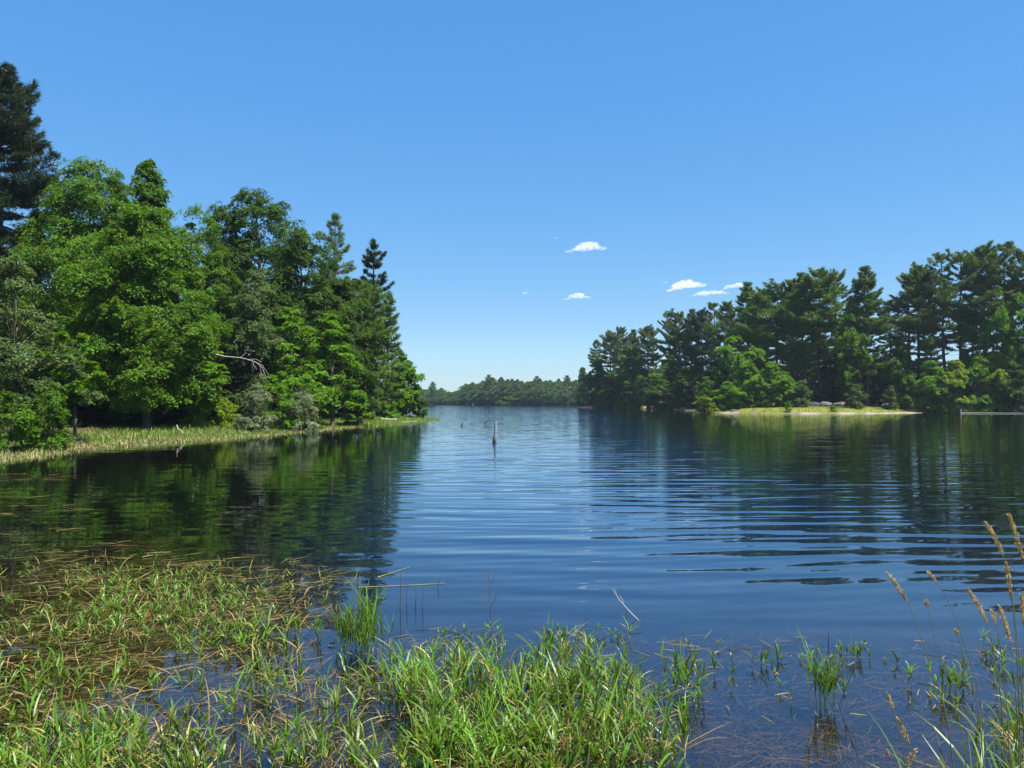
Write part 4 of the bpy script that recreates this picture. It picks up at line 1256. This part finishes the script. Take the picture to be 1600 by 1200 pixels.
# sunny slope strewn with orange needles
q0 = at(1425, 620, 141)
g = Geo()
k = 8
uu, vv = np.meshgrid(np.linspace(-1, 1, 13), np.linspace(0, 1, 9))
sx_ = q0[0] + uu * 2.6 + vv * 0.6
sy_ = 139 + vv * 9
sz_ = ground_z(np.stack([sx_.ravel(), sy_.ravel()], axis=-1)) + 0.06 + (vv * 2.6).ravel()
ii = np.arange(13 * 9).reshape(9, 13)
g.add(np.stack([sx_.ravel(), sy_.ravel(), sz_], axis=-1), np.stack([ii[:-1, :-1], ii[:-1, 1:], ii[1:, 1:], ii[1:, :-1]], axis=-1).reshape(-1, 4))
m, nt = new_mat('needle_litter')
geo = N(nt, 'ShaderNodeNewGeometry')
nn = noise(nt, geo.outputs['Position'], 2.5, 6.0, 0.7)
out(nt, principled(nt, ramp(nt, nn.outputs['Fac'], [(0.3, (0.12, 0.06, 0.03)), (0.7, (0.36, 0.2, 0.1))]), 0.9, 0.1).outputs[0])
tag(g.build('leaf_strewn_slope', m, smooth=True), kind='structure')

# ------------------------------------------------------------------ clouds
m, nt = new_mat('cloud')
tc = N(nt, 'ShaderNodeTexCoord')
nz = noise(nt, tc.outputs['Object'], 0.055, 6.0, 0.75)
mr = N(nt, 'ShaderNodeMapRange')
nt.links.new(nz.outputs['Fac'], mr.inputs['Value'])
mr.inputs['From Min'].default_value = 0.46; mr.inputs['From Max'].default_value = 0.70
mr.inputs['To Min'].default_value = 0.0; mr.inputs['To Max'].default_value = 0.055
pv = N(nt, 'ShaderNodeVolumeScatter')
pv.inputs['Color'].default_value = (1, 1, 1, 1)
nt.links.new(mr.outputs[0], pv.inputs['Density'])
m.cycles.volume_step_rate = 0.25
o_ = N(nt, 'ShaderNodeOutputMaterial')
nt.links.new(pv.outputs[0], o_.inputs['Volume'])
def cloud(px, py, wpx, hpx, label, seed_, skew=0.0):
    import bmesh
    r = np.random.default_rng(seed_)
    d = 4200.0
    q = at(px, py, d)
    w, h = wpx * 1.15 * d / FPX, hpx * 0.72 * d / FPX
    g = Geo()
    bm = bmesh.new()
    bmesh.ops.create_icosphere(bm, subdivisions=3, radius=1.0)
    iv = np.array([v.co[:] for v in bm.verts]); fi = np.array([[v.index for v in f_.verts] for f_ in bm.faces])
    bm.free()
    n_ = max(20, int(wpx * 2.2))
    for k in range(n_):
        u = np.linspace(-0.98, 0.98, n_)[k] + r.normal(0, 0.05)
        hh = h * 1.15 * max(0.12, 1 - abs(u) ** 1.5) * (0.9 + 0.2 * math.sin(u * 5 + seed_))
        rr = max(h * 0.13, hh * r.uniform(0.28, 0.48))
        zc_ = -h * 0.45 + rr * 0.7 + max(0, hh - rr * 1.7) * r.uniform(0.2, 1.0) + skew * u * h
        c = np.array((u * w * 0.44, r.normal(0, 0.10) * w, zc_))
        bump_ = 1 + 0.14 * np.sin(iv @ r.normal(0, 3.5, 3) + r.uniform(0, 6)) + 0.09 * np.sin(iv @ r.normal(0, 8, 3))
        v = iv * bump_[:, None] * rr * np.array((r.uniform(1.4, 2.2), 1.5, 0.62)) + c
        g.add(v, fi)
    o = g.build('cloud', m, None, True)
    o.location = q
    rm = o.modifiers.new('union', 'REMESH')
    rm.mode = 'VOXEL'
    rm.voxel_size = max(1.2, h / 16)
    tag(o, label, 'cloud', 'small white clouds low in the sky')
cloud(916, 386, 62, 17, 'highest of the larger clouds, ragged and stretched, alone above the others', 1, 0.25)
cloud(902, 463, 42, 13, 'small cloud low above the gap in the trees', 2, 0.2)
cloud(1072, 445, 58, 20, 'largest cloud of the three bunched above the right bank', 3, 0.3)
cloud(1109, 457, 58, 12, 'flat long cloud lowest in the bunch above the right bank', 4, 0.2)
cloud(1147, 446, 34, 14, 'small cloud touching the pine tops of the right bank', 5, 0.2)
cloud(1039, 441, 14, 4, 'thin wisp left of the largest bunched cloud', 6)
cloud(820, 458, 9, 6, 'tiny puff of cloud left of the low small cloud', 7)
cloud(870, 372, 5, 4, 'faintest speck of cloud above the ragged highest cloud', 8)

# ------------------------------------------------------------------ haze
HAZE = True
if HAZE:
    m, nt = new_mat('haze')
    pv = N(nt, 'ShaderNodeVolumePrincipled')
    pv.inputs['Color'].default_value = (0.72, 0.85, 1.0, 1)
    pv.inputs['Density'].default_value = 0.00013
    pv.inputs['Anisotropy'].default_value = 0.2
    o_ = N(nt, 'ShaderNodeOutputMaterial')
    nt.links.new(pv.outputs[0], o_.inputs['Volume'])
    g = Geo()
    a, zb, zt = 1620.0, -4.0, 45.0
    v = [(-a, -a, zb), (a, -a, zb), (a, a, zb), (-a, a, zb), (-a, -a, zt), (a, -a, zt), (a, a, zt), (-a, a, zt)]
    g.add(v, [(0, 3, 2, 1), (4, 5, 6, 7), (0, 1, 5, 4), (1, 2, 6, 5), (2, 3, 7, 6), (3, 0, 4, 7)])
    tag(g.build('haze', m), 'thin blue summer haze over the far lake', 'haze', kind='stuff')
